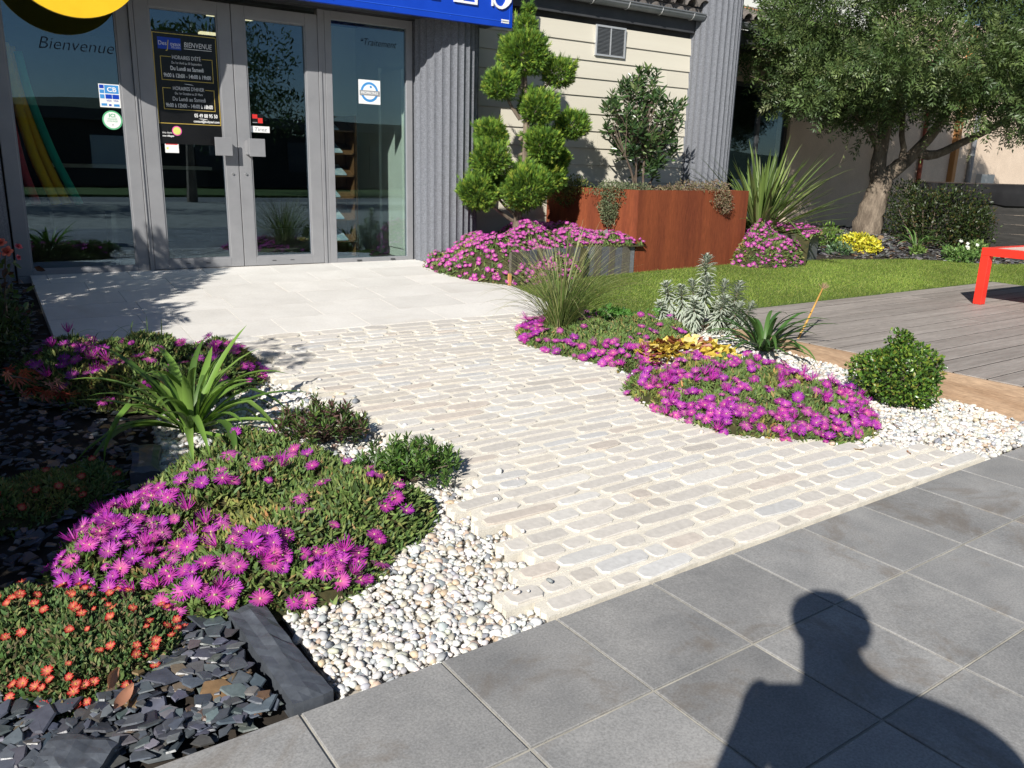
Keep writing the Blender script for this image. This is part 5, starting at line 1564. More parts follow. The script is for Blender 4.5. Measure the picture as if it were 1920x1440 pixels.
# laurel-like shrub in the rusty planter
t = thing('evergreen_shrub', 'dark glossy evergreen shrub growing in the rusty planter', 'shrub', (7.0, 7.85, 1.24))
tips = []
r7 = np.random.default_rng(7)
ctr = np.array([7.05, 7.88, 2.06])
while len(tips) < 165:
    p = r7.uniform(-1, 1, 3); q = np.linalg.norm(p * [1, 1, 1])
    if q > 1 or q < .45: continue
    z = p[2]
    w_ = (.62 + .38 * (z + 1) / 2) if z < .55 else .75 * (1 - (z - .55) * .9)
    if p[0] > .25 and z > .5: continue
    if p[0] < -.1 and z < -.55: continue
    tips.append(ctr + p * [.78 * w_, .42 * w_, .66])
tips = np.array(tips)
stem_b = np.array([(6.93, 7.84, 1.24), (7.0, 7.9, 1.24), (7.08, 7.86, 1.24), (6.97, 7.93, 1.24), (7.15, 7.9, 1.24)])
forks = []
for q, b in enumerate(stem_b):
    f = b + np.array([(q - 2) * .12, rng.normal(0, .05), .42 + .12 * rng.random()]); forks.append(f)
    obj('stem', tube(curve([b, (b + f) / 2 + rng.normal(0, .015, 3), f], 6), np.linspace(.016, .011, 6), 6), M_TWIG, t)
forks = np.array(forks); L_ = []
for tp in tips:
    f = forks[np.argmin(np.linalg.norm(forks - tp, axis=1) + rng.uniform(0, .1, 5))]
    L_.append(tube(curve([f, (f + tp) / 2 + [0, 0, -.03], tp], 4), [.008, .006, .004, .003], 4, False))
obj('twigs', join(L_), M_TWIG, t)
pos, out = [], []
for tp in tips:
    k = 15; ph = 2.399 * np.arange(k) + rng.uniform(0, 6); z = np.linspace(-.09, .01, k)
    pos.append(tp + np.column_stack([0 * z, 0 * z, z])); out.append(np.column_stack([np.cos(ph), np.sin(ph), np.linspace(-.1, 1.5, k)]))
leafy(t, np.concatenate(pos), np.concatenate(out), .098, .29, [(.035, .075, .025), (.055, .105, .032), (.08, .14, .045), (.12, .17, .06), (.03, .06, .022)], [.3, .3, .2, .08, .12], up=0, rnd=.12, mat=M_LEAFG)

# trailing plants over the planter rim
def trailing(label, pts, n, leaf, cols, seed, w=.4):
    c0 = np.array(pts[0][0]); t = thing('trailing_plant', label, 'plant', c0 - [0, 0, .05], 'trailing plants on the rusty planter')
    P, D = [], []
    for k, (c, r) in enumerate(pts):
        a, b = shell_points(int(n * (r[0] * r[2]) / sum(q[1][0] * q[1][2] for q in pts)), c, r, seed + k, .3, .25); P.append(a); D.append(b)
        obj('stem', tube([c0 + [0, .05, -.03], np.array(c) + [0, 0, r[2] * .4], np.array(c) - [0, 0, r[2] * .8]], [.006, .004, .002], 4), M_TWIG, t)
    leafy(t, np.concatenate(P), np.concatenate(D), leaf, w, cols, up=.1, rnd=.7, mat=M_LEAFM)
trailing('grey-green trailing plant hanging over the left side of the rusty planter', [((6.24, 7.45, 1.29), (.20, .26, .09)), ((6.17, 7.42, 1.12), (.13, .16, .16)), ((6.17, 7.40, .98), (.09, .10, .12)), ((6.45, 7.3, 1.30), (.2, .2, .05))], 3800, .026, [(.12, .155, .08), (.16, .19, .10), (.20, .21, .12), (.09, .12, .06)], 3)
trailing('dark green tuft at the shaded back left corner of the rusty planter', [((6.12, 8.05, 1.30), (.18, .28, .10)), ((6.05, 8.1, 1.18), (.12, .2, .12))], 1800, .03, [(.07, .11, .03), (.10, .14, .04), (.20, .20, .05)], 13)
trailing('brownish trailing plant drooping over the front right of the rusty planter', [((7.35, 7.28, 1.31), (.40, .16, .07)), ((7.75, 7.24, 1.31), (.22, .14, .09)), ((7.72, 7.14, 1.19), (.17, .07, .12)), ((7.80, 7.13, 1.09), (.10, .05, .08)), ((7.0, 7.35, 1.28), (.3, .15, .05))], 3600, .026, [(.20, .165, .10), (.26, .21, .13), (.16, .15, .075), (.22, .15, .11)], 23)

# ---- olive tree
t = thing('olive_tree', 'broad old olive tree with forked grey-brown trunk on the mulch bed', 'tree', (12.75, 8.45, .50))
B0 = np.array([12.75, 8.45, .46])
rr = lambda x, z, d=0: B0 + np.array([x * .834 + d * .55, -x * .55 + d * .834, z])       # x: sideways as seen from the path
def limb(pts, r0, r1, n=12, name='limb', k=10, wob=.05):
    P = curve([rr(*p) for p in pts], n)
    V, F = tube(P, np.linspace(r0, r1, n), k)
    V = V * 1.0 + (rng.normal(0, 1, V.shape) * (np.linspace(r0, r1, n).repeat(k)[:, None] if True else 1) * wob)[:len(V)]
    return obj(name, (V, F), M_BARK, t, smooth=True)
limb([(0, -.05), (.02, .35), (.10, .75), (.14, 1.05)], .25, .155, 12, 'trunk', 14, .08)
limb([(.10, .95), (.04, 1.25), (.06, 1.7), (.15, 2.4)], .15, .07)
limb([(.14, 1.0), (.38, 1.22), (.62, 1.45), (.95, 1.9), (1.2, 2.5)], .14, .055)
limb([(.42, 1.25), (.42, 1.5), (.35, 1.75), (.45, 2.3, .3)], .06, .035)
limb([(.62, 1.45), (.95, 1.42), (1.35, 1.62), (1.9, 1.95, -.1), (2.4, 2.5, -.2)], .085, .035)
limb([(.05, 1.4), (-.3, 1.8, -.2), (-.9, 2.2, -.4), (-1.6, 2.5, -.5)], .06, .025)
limb([(.1, 1.9), (.4, 2.6, -.5), (.6, 3.2, -.9)], .07, .03)
# leafy sprays
sp = []
for k in range(4):
    u = k / 3
    for s in (-1, 1):
        l = .46 * (1 - .35 * abs(u - .45))
        sp.append((u * .92, s, l))
oV, oF = [], []
for z, s, l in sp + [(.95, 0, .3)]:
    b = len(oV); a = .85 * s
    dv = np.array([math.sin(a), .12 * (1 if int(z * 10) % 2 else -1), math.cos(a)]); dv /= np.linalg.norm(dv)
    sd = np.array([math.cos(a), .35, -math.sin(a)]) * .052
    p0 = np.array([0, 0, z])
    oV += [p0, p0 + dv * l * .5 - sd, p0 + dv * l * .5 + sd, p0 + dv * l]; oF += [[b, b + 2, b + 1], [b + 1, b + 2, b + 3]]
b = len(oV); oV += [np.array([-.009, 0, 0]), np.array([.009, 0, 0]), np.array([0, 0, 1.0])]; oF.append([b, b + 1, b + 2])
oV, oF = np.array(oV), np.array(oF)
r9 = np.random.default_rng(9)
cl, cr = [], []
while len(cl) < 200:
    p = r9.uniform(-1, 1, 3); q = np.linalg.norm(p)
    if q > 1 or q < .35: continue
    z = 3.35 + p[2] * 1.75
    x = .75 + p[0] * 3.1; d = -.55 + p[1] * 1.75
    if z < 1.9 + .05 * abs(x) - .08 * max(0, x): continue
    cl.append(rr(x, z, d)); cr.append(r9.uniform(.36, .62))
while len(cl) < 245:                              # low skirt of the crown
    x = r9.uniform(-2.3, 3.6); d = -.55 + r9.uniform(-1.4, 1.2)
    if (x - .75) ** 2 / 9.5 + (d + .55) ** 2 / 2.4 > 1: continue
    cl.append(rr(x, r9.uniform(2.05, 2.6) - .05 * max(0, x), d)); cr.append(r9.uniform(.30, .45))
pos, out, rad = [], [], []
for c, r in zip(cl, cr):
    k = int(104 * (r / .5) ** 2)
    a, b_ = shell_points(k, c, (r, r, r * .75), int(c[0] * 1000) % 997, .25, .2); pos.append(a); out.append(b_)
pos, out = np.concatenate(pos), np.concatenate(out)
tc = rr(.95, 3.2, -.5)
n = len(pos)
d = out * .45 + unit(pos - tc) * .55 + rng.normal(0, .5, (n, 3)) + [0, 0, .3]
V, F, C = scatter(oV, oF, pos, frames(d), rng.uniform(.14, .24, n), pick([(.07, .115, .036), (.10, .15, .048), (.052, .088, .03), (.145, .20, .065), (.18, .215, .10)], n, .16, [.3, .28, .22, .13, .07]))
obj('crown', (V, F), M_LEAF, t, col=C, kind='stuff')
# a few loose hanging sprigs below the crown
for q, (x, z, dd, l) in enumerate(((-.55, 2.0, -.5, .95), (-2.0, 2.35, -.6, .8), (-1.85, 2.75, -.6, .7), (.5, 1.75, -.6, .5), (1.2, 1.8, -.7, .5), (2.1, 2.0, -.6, .5))):
    dirn = unit(np.array([-.2 if q else -.45, 0, -.9 if q in (0, 3, 4) else .25])); A = rr(x, z, dd); 
    if q in (1, 2): dirn = unit(np.array([-.85, .5, .25]))
    P = curve([A, A + dirn * l * .5 + [0, 0, .05], A + dirn * l], 7)
    tw = obj('sprig', tube(P, np.linspace(.006, .002, 7), 4), M_TWIG, t)
    k = 26; u = rng.random(k); base = A + dirn * l * u[:, None] + np.array([0, 0, .05]) * np.sin(math.pi * u)[:, None]
    V, F, C = scatter(QV, QF, base, frames(rng.normal(0, .7, (k, 3)) + dirn * .7), np.column_stack([np.full(k, .016), np.full(k, .016), rng.uniform(.05, .08, k)]), pick([(.15, .22, .07), (.20, .27, .10)], k))
    obj('sprig_leaves', (V, F), M_LEAF, tw, col=C)

# dark hedge and small plants under the olive
t = thing('dark_hedge_bush', 'dark shaded evergreen bush between the olive trunk and the board fence', 'bush', (12.75, 7.55, .45))
P1, D1 = shell_points(5200, (13.0, 7.35, .85), (.36, .85, .55), 41, .5, .16)
P2, D2 = shell_points(2600, (13.25, 8.1, .95), (.45, .45, .60), 42, .5, .16)
P3, D3 = shell_points(1600, (12.95, 6.85, .75), (.34, .40, .42), 43, .5, .16)
leafy(t, np.concatenate([P1, P2, P3]), np.concatenate([D1, D2, D3]), .055, .4, [(.03, .05, .013), (.042, .065, .016), (.02, .036, .012), (.085, .08, .02), (.07, .05, .02)], [.32, .26, .26, .10, .06], tmpl=(QV, QF))  # leaf greens lowered to near black, the olive's shade put into the colour
for q in range(7):
    obj('stem', tube([(12.8 + .04 * q, 7.6 - .05 * q, .42), (12.7 + .08 * q, 7.9 - .16 * q, 1.0)], [.015, .006], 5), M_TWIG, t)
t = thing('golden_shrub', 'small bright yellow shrub on the mulch in front of the olive trunk', 'shrub', (10.95, 7.35, .40))
P1, D1 = shell_points(1500, (10.95, 7.35, .52), (.27, .27, .17), 51, .5, .12)
leafy(t, P1, D1, .055, .5, [(.62, .56, .04), (.72, .66, .10), (.50, .46, .03), (.30, .34, .04)], [.4, .3, .2, .1])
obj('stem', tube([(10.95, 7.35, .38), (10.95, 7.35, .5)], [.02, .012], 6), M_TWIG, t)
for c, r, lab, cols, sd in (((10.75, 7.75, .58), (.28, .25, .20), 'fresh green leafy plant behind the yellow shrub, by the slate palisade', [(.14, .24, .05), (.20, .30, .07), (.10, .18, .04)], 61),
                            ((10.4, 7.3, .42), (.26, .2, .13), 'low blue-green cushion left of the yellow shrub', [(.07, .13, .06), (.10, .17, .08)], 62),
                            ((12.15, 6.5, .42), (.28, .24, .12), 'spreading green plant with white blooms at the mulch corner', [(.10, .19, .05), (.15, .25, .07)], 63),
                            ((12.75, 6.55, .45), (.22, .2, .14), 'second green seedling clump nearer the board fence', [(.13, .21, .06), (.18, .27, .08)], 64),
                            ((11.9, 7.0, .44), (.09, .09, .07), 'tiny green weed alone in the mulch', [(.13, .21, .05)], 65)):
    t = thing('ground_plant', lab, 'plant', (c[0], c[1], float(mulch_z(c[0], c[1]))), 'small plants in the mulch bed')
    P1, D1 = shell_points(int(420 * r[0] / .2), c, r, sd, .3, .2)
    leafy(t, P1, D1, .06, .45, cols)
    obj('stem', tube([(c[0], c[1], float(mulch_z(c[0], c[1])) - .02), c], [.01, .005], 5), M_TWIG, t)
    if sd == 63:
        for q in range(5):
            inst('flower', flower_mesh('flower', 6, .3, .3, (.8, .8, .78), (.8, .8, .78), (.78, .78, .76), (.8, .75, .5), .2, 90 + q), (12.15 + rng.normal(0, .08), 6.45 + rng.normal(0, .06), .53 + .02 * q), frames(np.array([[-.5, -.5, .7]]))[0], .03, t)

# fallen leaves
def dry_leaf(p, az, tilt, L, w, col, label, group=None):
    n_ = 6; V = []
    for i in range(n_ + 1):
        u = i / n_; ww = w * math.sin(math.pi * min(1, u * .92 + .06)) ** .8
        for sgn in (-1, 0, 1):
            V.append((u * L - L / 2, sgn * ww / 2, .25 * L * (u - .5) ** 2 + .18 * w * abs(sgn)))
    V = np.array(V) @ np.array(Matrix.Rotation(tilt, 3, 'X')).T @ np.array(Matrix.Rotation(az, 3, 'Z')).T + np.array(p)
    F = [[i * 3 + j, (i + 1) * 3 + j, (i + 1) * 3 + j + 1, i * 3 + j + 1] for i in range(n_) for j in (0, 1)]
    obj('dry_leaf', (V, F), M_LEAFM, col=np.array(col), smooth=True, label=label, cat='leaf', group=group)
for x_, y_, az, L_, lab in ((4.16, 2.32, .9, .055, 'dry brown leaf on the white pebbles where the cobbled path ends'),
                            (3.93, 2.47, 2.6, .060, 'dry tan leaf on pebbles at the front tip of the dense pink mat'),
                            (4.50, 2.60, 1.4, .055, 'rusty dry leaf at the right end of the dense pink mat'),
                            (5.22, 2.62, .3, .045, 'small dry brown leaf on pebbles close to the deck fascia')):
    dry_leaf((x_, y_, float(gz(x_, y_)) + .016), az, .35, L_, L_ * .36, (.36, .15, .05) if L_ < .058 else (.40, .24, .09), lab)
dry_leaf((.17, 2.262, .075), 1.2, .9, .10, .032, (.52, .25, .15), 'upright pinkish dry leaf at the front edge of the orange mat')
dry_leaf((.19, 2.20, .045), 1.0, .3, .11, .034, (.50, .24, .15), 'flat pinkish dry leaf on the slate below the orange mat')

# ------------------------------------------------------------------ left edge and what shades it (out of frame to the left)
def maple_leaf_mesh(col):
    V, F = [], []
    for k, (a, l) in enumerate(((0, 1), (.6, .9), (-.6, .9), (1.25, .7), (-1.25, .7), (1.9, .4), (-1.9, .4))):
        b = len(V); dx_, dz_ = math.sin(a), math.cos(a); s = np.array([dz_, 0, -dx_]) * .09
        V += [np.zeros(3), np.array([dx_, .05, dz_]) * l * .55 + s, np.array([dx_, 0, dz_]) * l, np.array([dx_, .05, dz_]) * l * .55 - s]
        F += [[b, b + 1, b + 2, b + 3]]
    return np.array(V), np.array(F)
MLV, MLF = maple_leaf_mesh(None)
t = thing('japanese_maple', 'red-leaved small maple at the left edge, partly out of the picture', 'tree', (-.62, 3.95, .13))
tb = np.array([-.62, 3.95, .1])
obj('trunk', tube(curve([tb, tb + [.03, .05, .5], tb + [-.02, .02, 1.1], tb + [.05, -.03, 1.7]], 10), np.linspace(.05, .022, 10), 8), M_BARK, t, smooth=True)
tiers = [((-.66, 3.9, 1.95), .52, 150), ((-.62, 4.0, 1.55), .5, 140), ((-.85, 4.1, 1.15), .55, 150), ((-.62, 4.3, .80), .50, 150), ((-.38, 4.55, .45), .34, 110), ((-.8, 3.6, 1.5), .4, 90)]
pos, dirs = [], []
for c, r, k in tiers:
    c = np.array(c)
    obj('branch', tube(curve([tb + [0, 0, max(.2, c[2] - .5)], (tb * [1, 1, 0] + c) / 2 * [1, 1, 0] + [0, 0, c[2] - .15], c + [.1, .1, .02]], 6), [.018, .016, .013, .01, .008, .005], 5), M_BARK, t)
    a, rr_ = rng.uniform(0, 6.3, k), r * np.sqrt(rng.random(k))
    pos.append(c + np.column_stack([rr_ * np.cos(a), rr_ * np.sin(a), rng.normal(0, .045, k) - .12 * (rr_ / r) ** 2])); dirs.append(np.column_stack([np.cos(a) + rng.normal(0, .4, k), np.sin(a) + rng.normal(0, .4, k), rng.normal(-.5, .3, k)]))
pos, dirs = np.concatenate(pos), np.concatenate(dirs)
V, F, C = scatter(MLV, MLF, pos, frames(dirs), rng.uniform(.06, .10, len(pos)), pick([(.30, .055, .035), (.22, .035, .03), (.36, .09, .05), (.16, .03, .03)], len(pos), .15))
obj('crown', (V, F), M_LEAF, t, col=C, kind='stuff')
# a low bough reaching into the picture
bp = curve([(-.45, 4.3, .55), (-.15, 4.5, .50), (.10, 4.6, .42), (.24, 4.62, .33)], 8)
obj('bough', tube(bp, np.linspace(.008, .002, 8), 5), M_BARK, t)
pp = np.array([bp[rng.integers(3, 8)] + rng.normal(0, .035, 3) for _ in range(26)])
V, F, C = scatter(MLV, MLF, pp, frames(np.column_stack([rng.normal(.4, .5, 26), rng.normal(0, .5, 26), rng.normal(-.6, .3, 26)])), rng.uniform(.05, .08, 26), pick([(.42, .10, .06), (.34, .07, .05), (.50, .16, .10)], 26))
obj('bough_leaves', (V, F), M_LEAF, t, col=C, kind='stuff')

def hedge_bush(label, c, r, n, sd, cols=((.04, .075, .02), (.06, .10, .028), (.03, .055, .018)), leaf=.06):
    t = thing('laurel_bush', label, 'bush', (c[0], c[1], float(gz(c[0], c[1])) - .03), 'dark bushes along the left bed')
    P1, D1 = shell_points(n, c, r, sd, .45, .16)
    leafy(t, P1, D1, leaf, .45, list(cols), tmpl=(QV, QF))
    z0 = float(gz(c[0], c[1])) - .03
    for q in range(6):
        a = q * 1.05
        obj('stem', tube([(c[0], c[1], z0), (c[0] + .3 * r[0] * math.cos(a), c[1] + .3 * r[1] * math.sin(a), c[2]), (c[0] + .6 * r[0] * math.cos(a), c[1] + .6 * r[1] * math.sin(a), c[2] + r[2] * .5)], [.022, .014, .006], 5), M_TWIG, t)
hedge_bush('low dark bush left of the front mats, nearest the camera', (-1.5, 1.5, .36), (.45, .55, .38), 4000, 71, leaf=.09)
hedge_bush('dark bush left of the orange mat, second from the camera', (-1.6, 2.5, 1.0), (.50, .58, .98), 10000, 72, leaf=.09)
hedge_bush('dark bush behind the maple trunk, third from the camera', (-1.7, 3.6, 1.0), (.60, .66, 1.0), 9000, 73, leaf=.09)
hedge_bush('dark bush behind the palm, fourth from the camera', (-1.85, 4.6, 1.4), (.66, .70, 1.30), 11000, 77, leaf=.09)
hedge_bush('tall dark bush left of the entrance paving', (-1.95, 5.55, 1.75), (.80, .75, 1.65), 15000, 74, leaf=.095)
hedge_bush('tallest dark bush beside the left pillar', (-1.9, 7.05, 1.85), (.80, .68, 1.62), 14000, 78, leaf=.095)
hedge_bush('low dark bush along the left edge of the entrance paving', (.02, 6.3, .42), (.20, .85, .16), 2200, 75, leaf=.04)
hedge_bush('low dark bush behind the half-shaded pink mat', (-.12, 5.55, .40), (.26, .30, .20), 1500, 76, leaf=.04)
# fern-like palm whose fronds give the striped shade on the entrance paving
t = thing('fan_palm', 'arching palm out of frame left of the entrance', 'palm', (-1.0, 5.35, .22))
obj('trunk', tube([(-1.0, 5.35, .2), (-1.02, 5.37, .8), (-1.0, 5.36, 1.35)], [.09, .08, .07], 10), M_BARK, t)
for k in range(17):
    az = 2.399 * k; el = rng.uniform(.15, 1.1)
    P = [np.array([-1.0, 5.36, 1.35])]; L = rng.uniform(.8, 1.15)
    for i in range(10):
        e = el - 1.5 * (i / 10) ** 1.3
        P.append(P[-1] + np.array([math.cos(az) * math.cos(e), math.sin(az) * math.cos(e), math.sin(e)]) * L / 10)
    P = np.array(P); parts = []
    for i in range(2, 11):
        T = unit(P[i] - P[i - 1]); s = unit(np.cross(T, [0, 0, 1.0]))
        for sg in (-1, 1):
            for o_ in (0, .5):
                p0 = P[i - 1] * (1 - o_) + P[i] * o_
                dl_ = unit(s * sg + T * .6 - np.array([0, 0, .25])); ln = .30 * math.sin(math.pi * (i / 12) ** .7) + .05
                n_ = unit(np.cross(dl_, [0, 0, 1.0])) * .012
                parts.append((np.array([p0 - n_ * .5, p0 + n_ * .5, p0 + dl_ * ln * .5 + n_, p0 + dl_ * ln, p0 + dl_ * ln * .5 - n_]), [[0, 1, 2, 3, 4]]))
    parts.append(tube(P, np.linspace(.010, .003, 11), 4, False))
    V, F = join(parts)
    obj('frond', (V, F), M_LEAF, t, col=np.array([.06, .11, .03]))

# rose at the left edge
t = thing('rose_bush', 'pink rose blooms on a leafy stem at the far left edge', 'rose', (.06, 6.02, .28))
obj('stem', tube(curve([(.06, 6.02, .26), (.09, 6.0, .5), (.12, 6.0, .72), (.14, 6.0, .88)], 8), np.linspace(.008, .004, 8), 6), M_TWIG, t)
RP = []
for ly in range(4):
    for k in range(5):
        a = 2 * math.pi * (k + .5 * ly) / 5; r0 = .25 + .2 * ly; b = len(RP)
        ca, sa = math.cos(a), math.sin(a)
        RP.append((ca, sa, r0, ly))
rV, rF = [], []
for ca, sa, r0, ly in RP:
    b = len(rV); px, py = -sa, ca; el = 1.35 - .33 * ly
    for u, ww in ((0, .15), (.5, .5), (.85, .45), (1.0, .2)):
        x_ = u * r0 * math.cos(el) + .05; z_ = u * (.9 - .12 * ly) * math.sin(el) + (u ** 2) * .02
        for s in (-1, 0, 1):
            rV.append((ca * x_ + px * s * ww * .6 - ca * abs(s) * .05, sa * x_ + py * s * ww * .6 - sa * abs(s) * .05, z_))
    rF += [[b + i * 3 + j, b + i * 3 + j + 1, b + (i + 1) * 3 + j + 1, b + (i + 1) * 3 + j] for i in range(3) for j in range(2)]
ROSE = mk_mesh('flower', rV, rF, M_PETAL, np.array([.72, .22, .20]), smooth=True)
ROSE2 = mk_mesh('flower', rV, rF, M_PETAL, np.array([.75, .20, .28]), smooth=True)
for p, s, m, d in (((.155, 6.0, .90), .045, ROSE, (-.3, -.8, .5)), ((.125, 5.98, .955), .045, ROSE, (-.2, -.6, .8)), ((.215, 5.99, .93), .030, ROSE2, (.3, -.6, .7)), ((.205, 5.98, .865), .024, ROSE2, (.6, -.6, .3)), ((.10, 6.0, .88), .04, ROSE, (-.6, -.6, .3))):
    inst('flower', m, p, frames(np.array([d], float))[0], s, t)
P1 = np.column_stack([rng.normal(.12, .06, 60), rng.normal(6.0, .05, 60), rng.uniform(.42, .86, 60)])
leafy(t, P1, rng.normal(0, .6, (60, 3)), .06, .55, [(.06, .10, .03), (.10, .05, .035), (.08, .13, .04)])

# ------------------------------------------------------------------ the street side (behind the camera; seen mirrored in the glass)
obj('road', prism([(-60, -22), (60, -22), (60, -14.1), (-60, -14.1)], -.26, -.20), M_ASPHALT, kind='structure')
obj('verge', prism([(-60, -30), (60, -30), (60, -22.1), (-60, -22.1)], -.26, -.10), M_TURFBASE, kind='structure')
def far_tree(label, x, y, h, r, sd, cols):
    t = thing('street_tree', label, 'tree', (x, y, -.2), 'trees across the road')
    obj('trunk', tube([(x, y, -.2), (x + .05, y, h * .3), (x, y, h * .6)], [.18, .13, .07], 8), M_BARK, t)
    P, D = [], []
    q = np.random.default_rng(sd)
    for k in range(9):
        c = np.array([x, y, h * .62]) + q.normal(0, .42, 3) * [r, r, r * .7]
        a, b = shell_points(420, c, (r * .5, r * .5, r * .42), sd + k, .4, .2); P.append(a); D.append(b)
    leafy(t, np.concatenate(P), np.concatenate(D), .26, .35, cols, tmpl=(QV, QF), name='crown')
gr = [(.05, .085, .025), (.075, .12, .035), (.04, .065, .02)]
far_tree('tall street tree mirrored in the left shop window', -2.5, -13.5, 7.0, 2.6, 201, gr)
far_tree('street tree mirrored in the right door', 6.5, -13.8, 6.6, 2.2, 202, gr)
far_tree('rounded tree across the road', -9, -26, 7, 3.0, 203, gr)
far_tree('rounded tree at the right across the road', 12, -27, 7.5, 3.2, 204, gr)
lb = thing('low_building', 'long low dark-roofed building across the road', 'building', (2, -38, -.2))
obj('wall', box(-26, 30, -42, -36, -.2, 3.4), M_WALLDARK, lb)
obj('roof', box(-26.5, 30.5, -42.5, -35.5, 3.4, 4.0), M_FRAMEDARK, lb)
for q in range(9):
    obj('window', box(-22 + q * 5.6, -19.6 + q * 5.6, -35.99, -35.9, .8, 2.6), M_WHITEWALL if q % 4 == 1 else M_FRAMEDARK, lb)
M_HILL = noisy('wooded_hill', (.02, .03, .018), (.045, .06, .03), .05, .95, .3, .3)
V = []
hx = np.linspace(-240, 240, 49)
for x in hx:
    z = 9 + 3.5 * math.sin(x * .021 + 1) + 2 * math.sin(x * .06)
    V += [(x, -150, -.5), (x, -175, z * .7), (x, -205, z)]
obj('hill', (np.array(V), [[i * 3 + k, (i + 1) * 3 + k, (i + 1) * 3 + k + 1, i * 3 + k + 1] for i in range(48) for k in range(2)]), M_HILL, kind='structure', smooth=True)

# ------------------------------------------------------------------ the photographer (just behind the lens; only the shadow is in view)
def fr(r, f, z):
    p = Rh * r + Fh * f
    return (p[0], p[1], z)
person = thing('person', 'standing person in dark jacket and jeans holding a phone out with both hands', 'person', fr(.17, -.22, 0.004))
M_JACKET = noisy('navy_jacket_cloth', (.02, .025, .045), (.03, .038, .06), 30, .9, .3, .003)
M_JEANS = noisy('blue_jeans_cloth', (.05, .07, .12), (.07, .10, .16), 60, .9, .3, .002)
M_SKIN = noisy('skin', (.46, .27, .19), (.52, .31, .22), 12, .55, .1, .002)
M_HAIR = noisy('brown_hair', (.03, .02, .012), (.06, .04, .025), 20, .7, .4, .01, (1, 1, 4))
M_SHOE = noisy('dark_shoe_leather', (.02, .018, .016), (.03, .027, .024), 12, .5, .1)
joints, edges, radii = [], [], []
def J(p, r, par=None):
    joints.append(p); radii.append(r)
    if par is not None: edges.append((par, len(joints) - 1))
    return len(joints) - 1
pelv = J(fr(.17, -.24, .98), (.165, .12))
belly = J(fr(.25, -.22, 1.2), (.27, .15), pelv)
chest = J(fr(.17, -.20, 1.40), (.22, .14), belly)
nb_ = J(fr(.165, -.17, 1.60), (.17, .10), chest)
neck = J(fr(.155, -.14, 1.69), (.105, .095), nb_)
jaw = J(fr(.155, -.115, 1.77), (.094, .10), neck)
skull = J(fr(.155, -.115, 1.86), (.108, .12), jaw)
crownj = J(fr(.155, -.125, 1.94), (.07, .08), skull)
for sg in (-1, 1):
    hip = J(fr(.17 + .10 * sg, -.24, .90), (.10, .105), pelv)
    knee = J(fr(.17 + .12 * sg, -.22, .50), (.064, .068), hip)
    ank = J(fr(.17 + .13 * sg, -.25, .11), (.042, .045), knee)
    toe = J(fr(.17 + .16 * sg, -.08, .045), (.045, .035), ank)
shR = J(fr(.39, -.18, 1.555), (.095, .095), chest)
elR = J(fr(.69, -.04, 1.285), (.075, .075), shR)
wrR = J(fr(.27, -.075, 1.405), (.04, .038), elR)
haR = J(fr(.185, -.035, 1.47), (.036, .022), wrR)
shL = J(fr(-.06, -.2, 1.54), (.075, .075), chest)
elL = J(fr(-.17, -.20, 1.20), (.05, .05), shL)
wrL = J(fr(-.085, -.085, 1.40), (.032, .03), elL)
haL = J(fr(-.055, -.045, 1.455), (.036, .022), wrL)
for hand, sg, x0 in ((haR, 1, .165), (haL, -1, -.035)):
    for q in range(4):
        z = 1.525 - .022 * q
        a = J(fr(x0 + .012 * sg, -.022, z - .002), (.0095, .0095), hand)
        b = J(fr(x0 - .012 * sg, -.020 - .003 * q, z + .012), (.0085, .0085), a)
        J(fr(x0 - .030 * sg - .004 * sg * (q % 2), -.022, z + .010), (.0075, .0075), b)
    a = J(fr(x0 + .01 * sg, -.055, 1.45), (.011, .011), hand)
    b = J(fr(x0 - .012 * sg, -.058, 1.475), (.0095, .0095), a)
    J(fr(x0 - .03 * sg, -.052, 1.49), (.0085, .0085), b)
pb = np.array(person.location)
me = bpy.data.meshes.new('body')
me.from_pydata([tuple(np.array(p) - pb) for p in joints], edges, [])
body = bpy.data.objects.new('body', me); COL.objects.link(body)
sm = body.modifiers.new('skin', 'SKIN')
for k, sv in enumerate(me.skin_vertices[0].data):
    sv.radius = radii[k]; sv.use_root = (k == 0)
sub = body.modifiers.new('sub', 'SUBSURF'); sub.levels = sub.render_levels = 2
bpy.context.view_layer.update()
dg = bpy.context.evaluated_depsgraph_get()
bm = bpy.data.meshes.new_from_object(body.evaluated_get(dg))
bpy.data.objects.remove(body)
bm.materials.clear()
for m in (M_JACKET, M_JEANS, M_SKIN, M_SHOE): bm.materials.append(m)
for pl in bm.polygons:
    c = np.array(pl.center) + pb
    r_, f_ = c[:2] @ Rh[:2], c[:2] @ Fh[:2]
    k = 0
    if c[2] < .09: k = 3
    elif c[2] < .98: k = 1
    elif c[2] > 1.67 and abs(r_ - .155) < .14: k = 2
    elif f_ > -.085 and c[2] > 1.36 and -.15 < r_ < .3: k = 2
    pl.material_index = k; pl.use_smooth = True
inst('body', bm, pb, None, None, person)
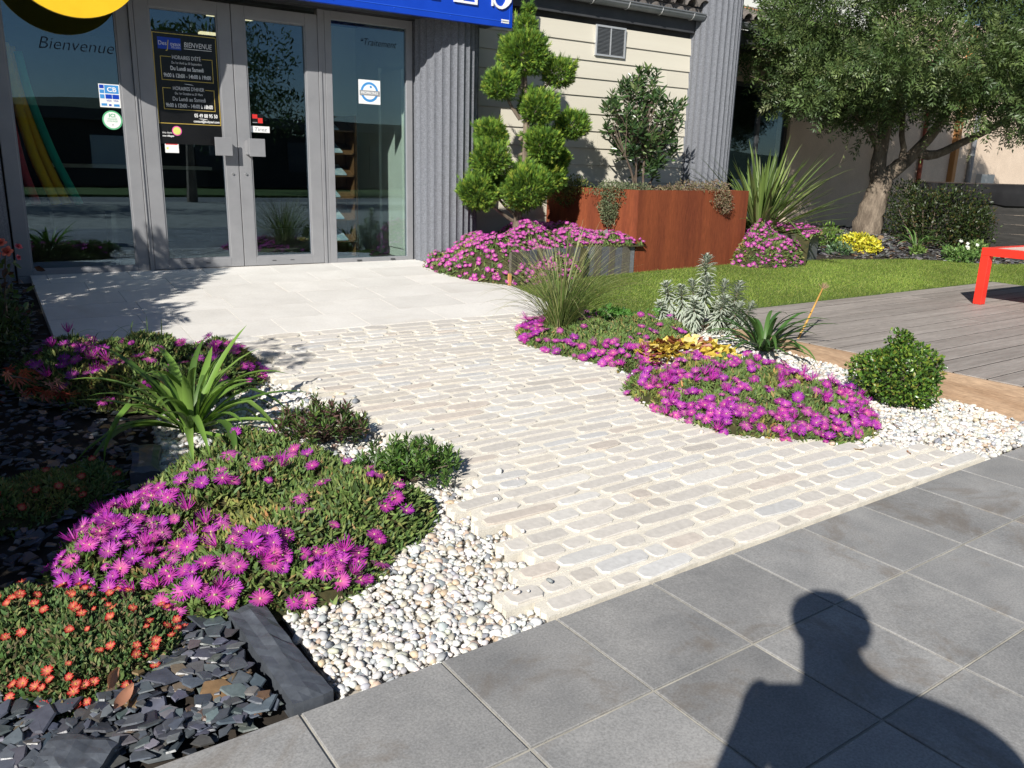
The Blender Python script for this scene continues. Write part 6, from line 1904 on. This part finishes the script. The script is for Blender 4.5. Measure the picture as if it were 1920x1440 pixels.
# hair cap, face pieces
hc = np.array(fr(.155, -.13, 1.865)); V, F = [], []
n, m = 18, 9
for i in range(m + 1):
    th = math.pi * .80 * i / m
    for k in range(n):
        ph = 2 * math.pi * k / n
        rr_, ff_ = math.sin(th) * math.cos(ph), math.sin(th) * math.sin(ph)
        if ff_ > .55 and th > 1.15: ff_ *= .86
        p = hc + Rh * rr_ * .136 + Fh * ff_ * .142 + np.array([0, 0, .115 * math.cos(th)])
        V.append(p + rng.normal(0, .004, 3))
F = [[i * n + k, i * n + (k + 1) % n, (i + 1) * n + (k + 1) % n, (i + 1) * n + k] for i in range(m) for k in range(n)]
obj('hair', (np.array(V), F), M_HAIR, person, smooth=True)
def ball(c, rx, ry, rz, nm, mat):
    V = np.array([np.array(c) + Rh * v[0] * rx + Fh * v[1] * ry + np.array([0, 0, v[2] * rz]) for v in BV])
    return obj(nm, (V, [list(f) for f in BF]), mat, person, smooth=True)
for sg in (-1, 1):
    ball(fr(.155 + .034 * sg, -.022, 1.84), .013, .010, .009, 'eye', M_WHITE)
    ball(fr(.155 + .096 * sg, -.12, 1.815), .010, .022, .032, 'ear', M_SKIN)
ball(fr(.155, -.012, 1.805), .014, .020, .026, 'nose', M_SKIN)
ball(fr(.155, -.030, 1.763), .024, .010, .007, 'mouth', M_REDP)
# phone: its lens is where the picture was taken
ph = thing('phone', 'dark phone held sideways at eye height by the person', 'phone', tuple(CAM - cF * .012))
def pbox(r0, r1, u0, u1, f0, f1):
    V = [CAM + cR * a + cU * b + cF * c for c in (f0, f1) for a, b in ((r0, u0), (r1, u0), (r1, u1), (r0, u1))]
    return np.array(V), [[0, 3, 2, 1][::-1], [4, 5, 6, 7][::-1], [0, 1, 5, 4][::-1], [1, 2, 6, 5][::-1], [2, 3, 7, 6][::-1], [3, 0, 4, 7][::-1]]
obj('case', pbox(-.025, .135, -.055, .020, -.018, -.010), M_BLACK, ph, bevel=.003)
obj('screen', pbox(-.022, .132, -.052, .017, -.0195, -.0181), M_FRAMEDARK, ph)
obj('camera_bump', pbox(-.018, .018, -.012, .012, -.0099, -.006), M_FRAMEDARK, ph)
bpy.context.view_layer.update()
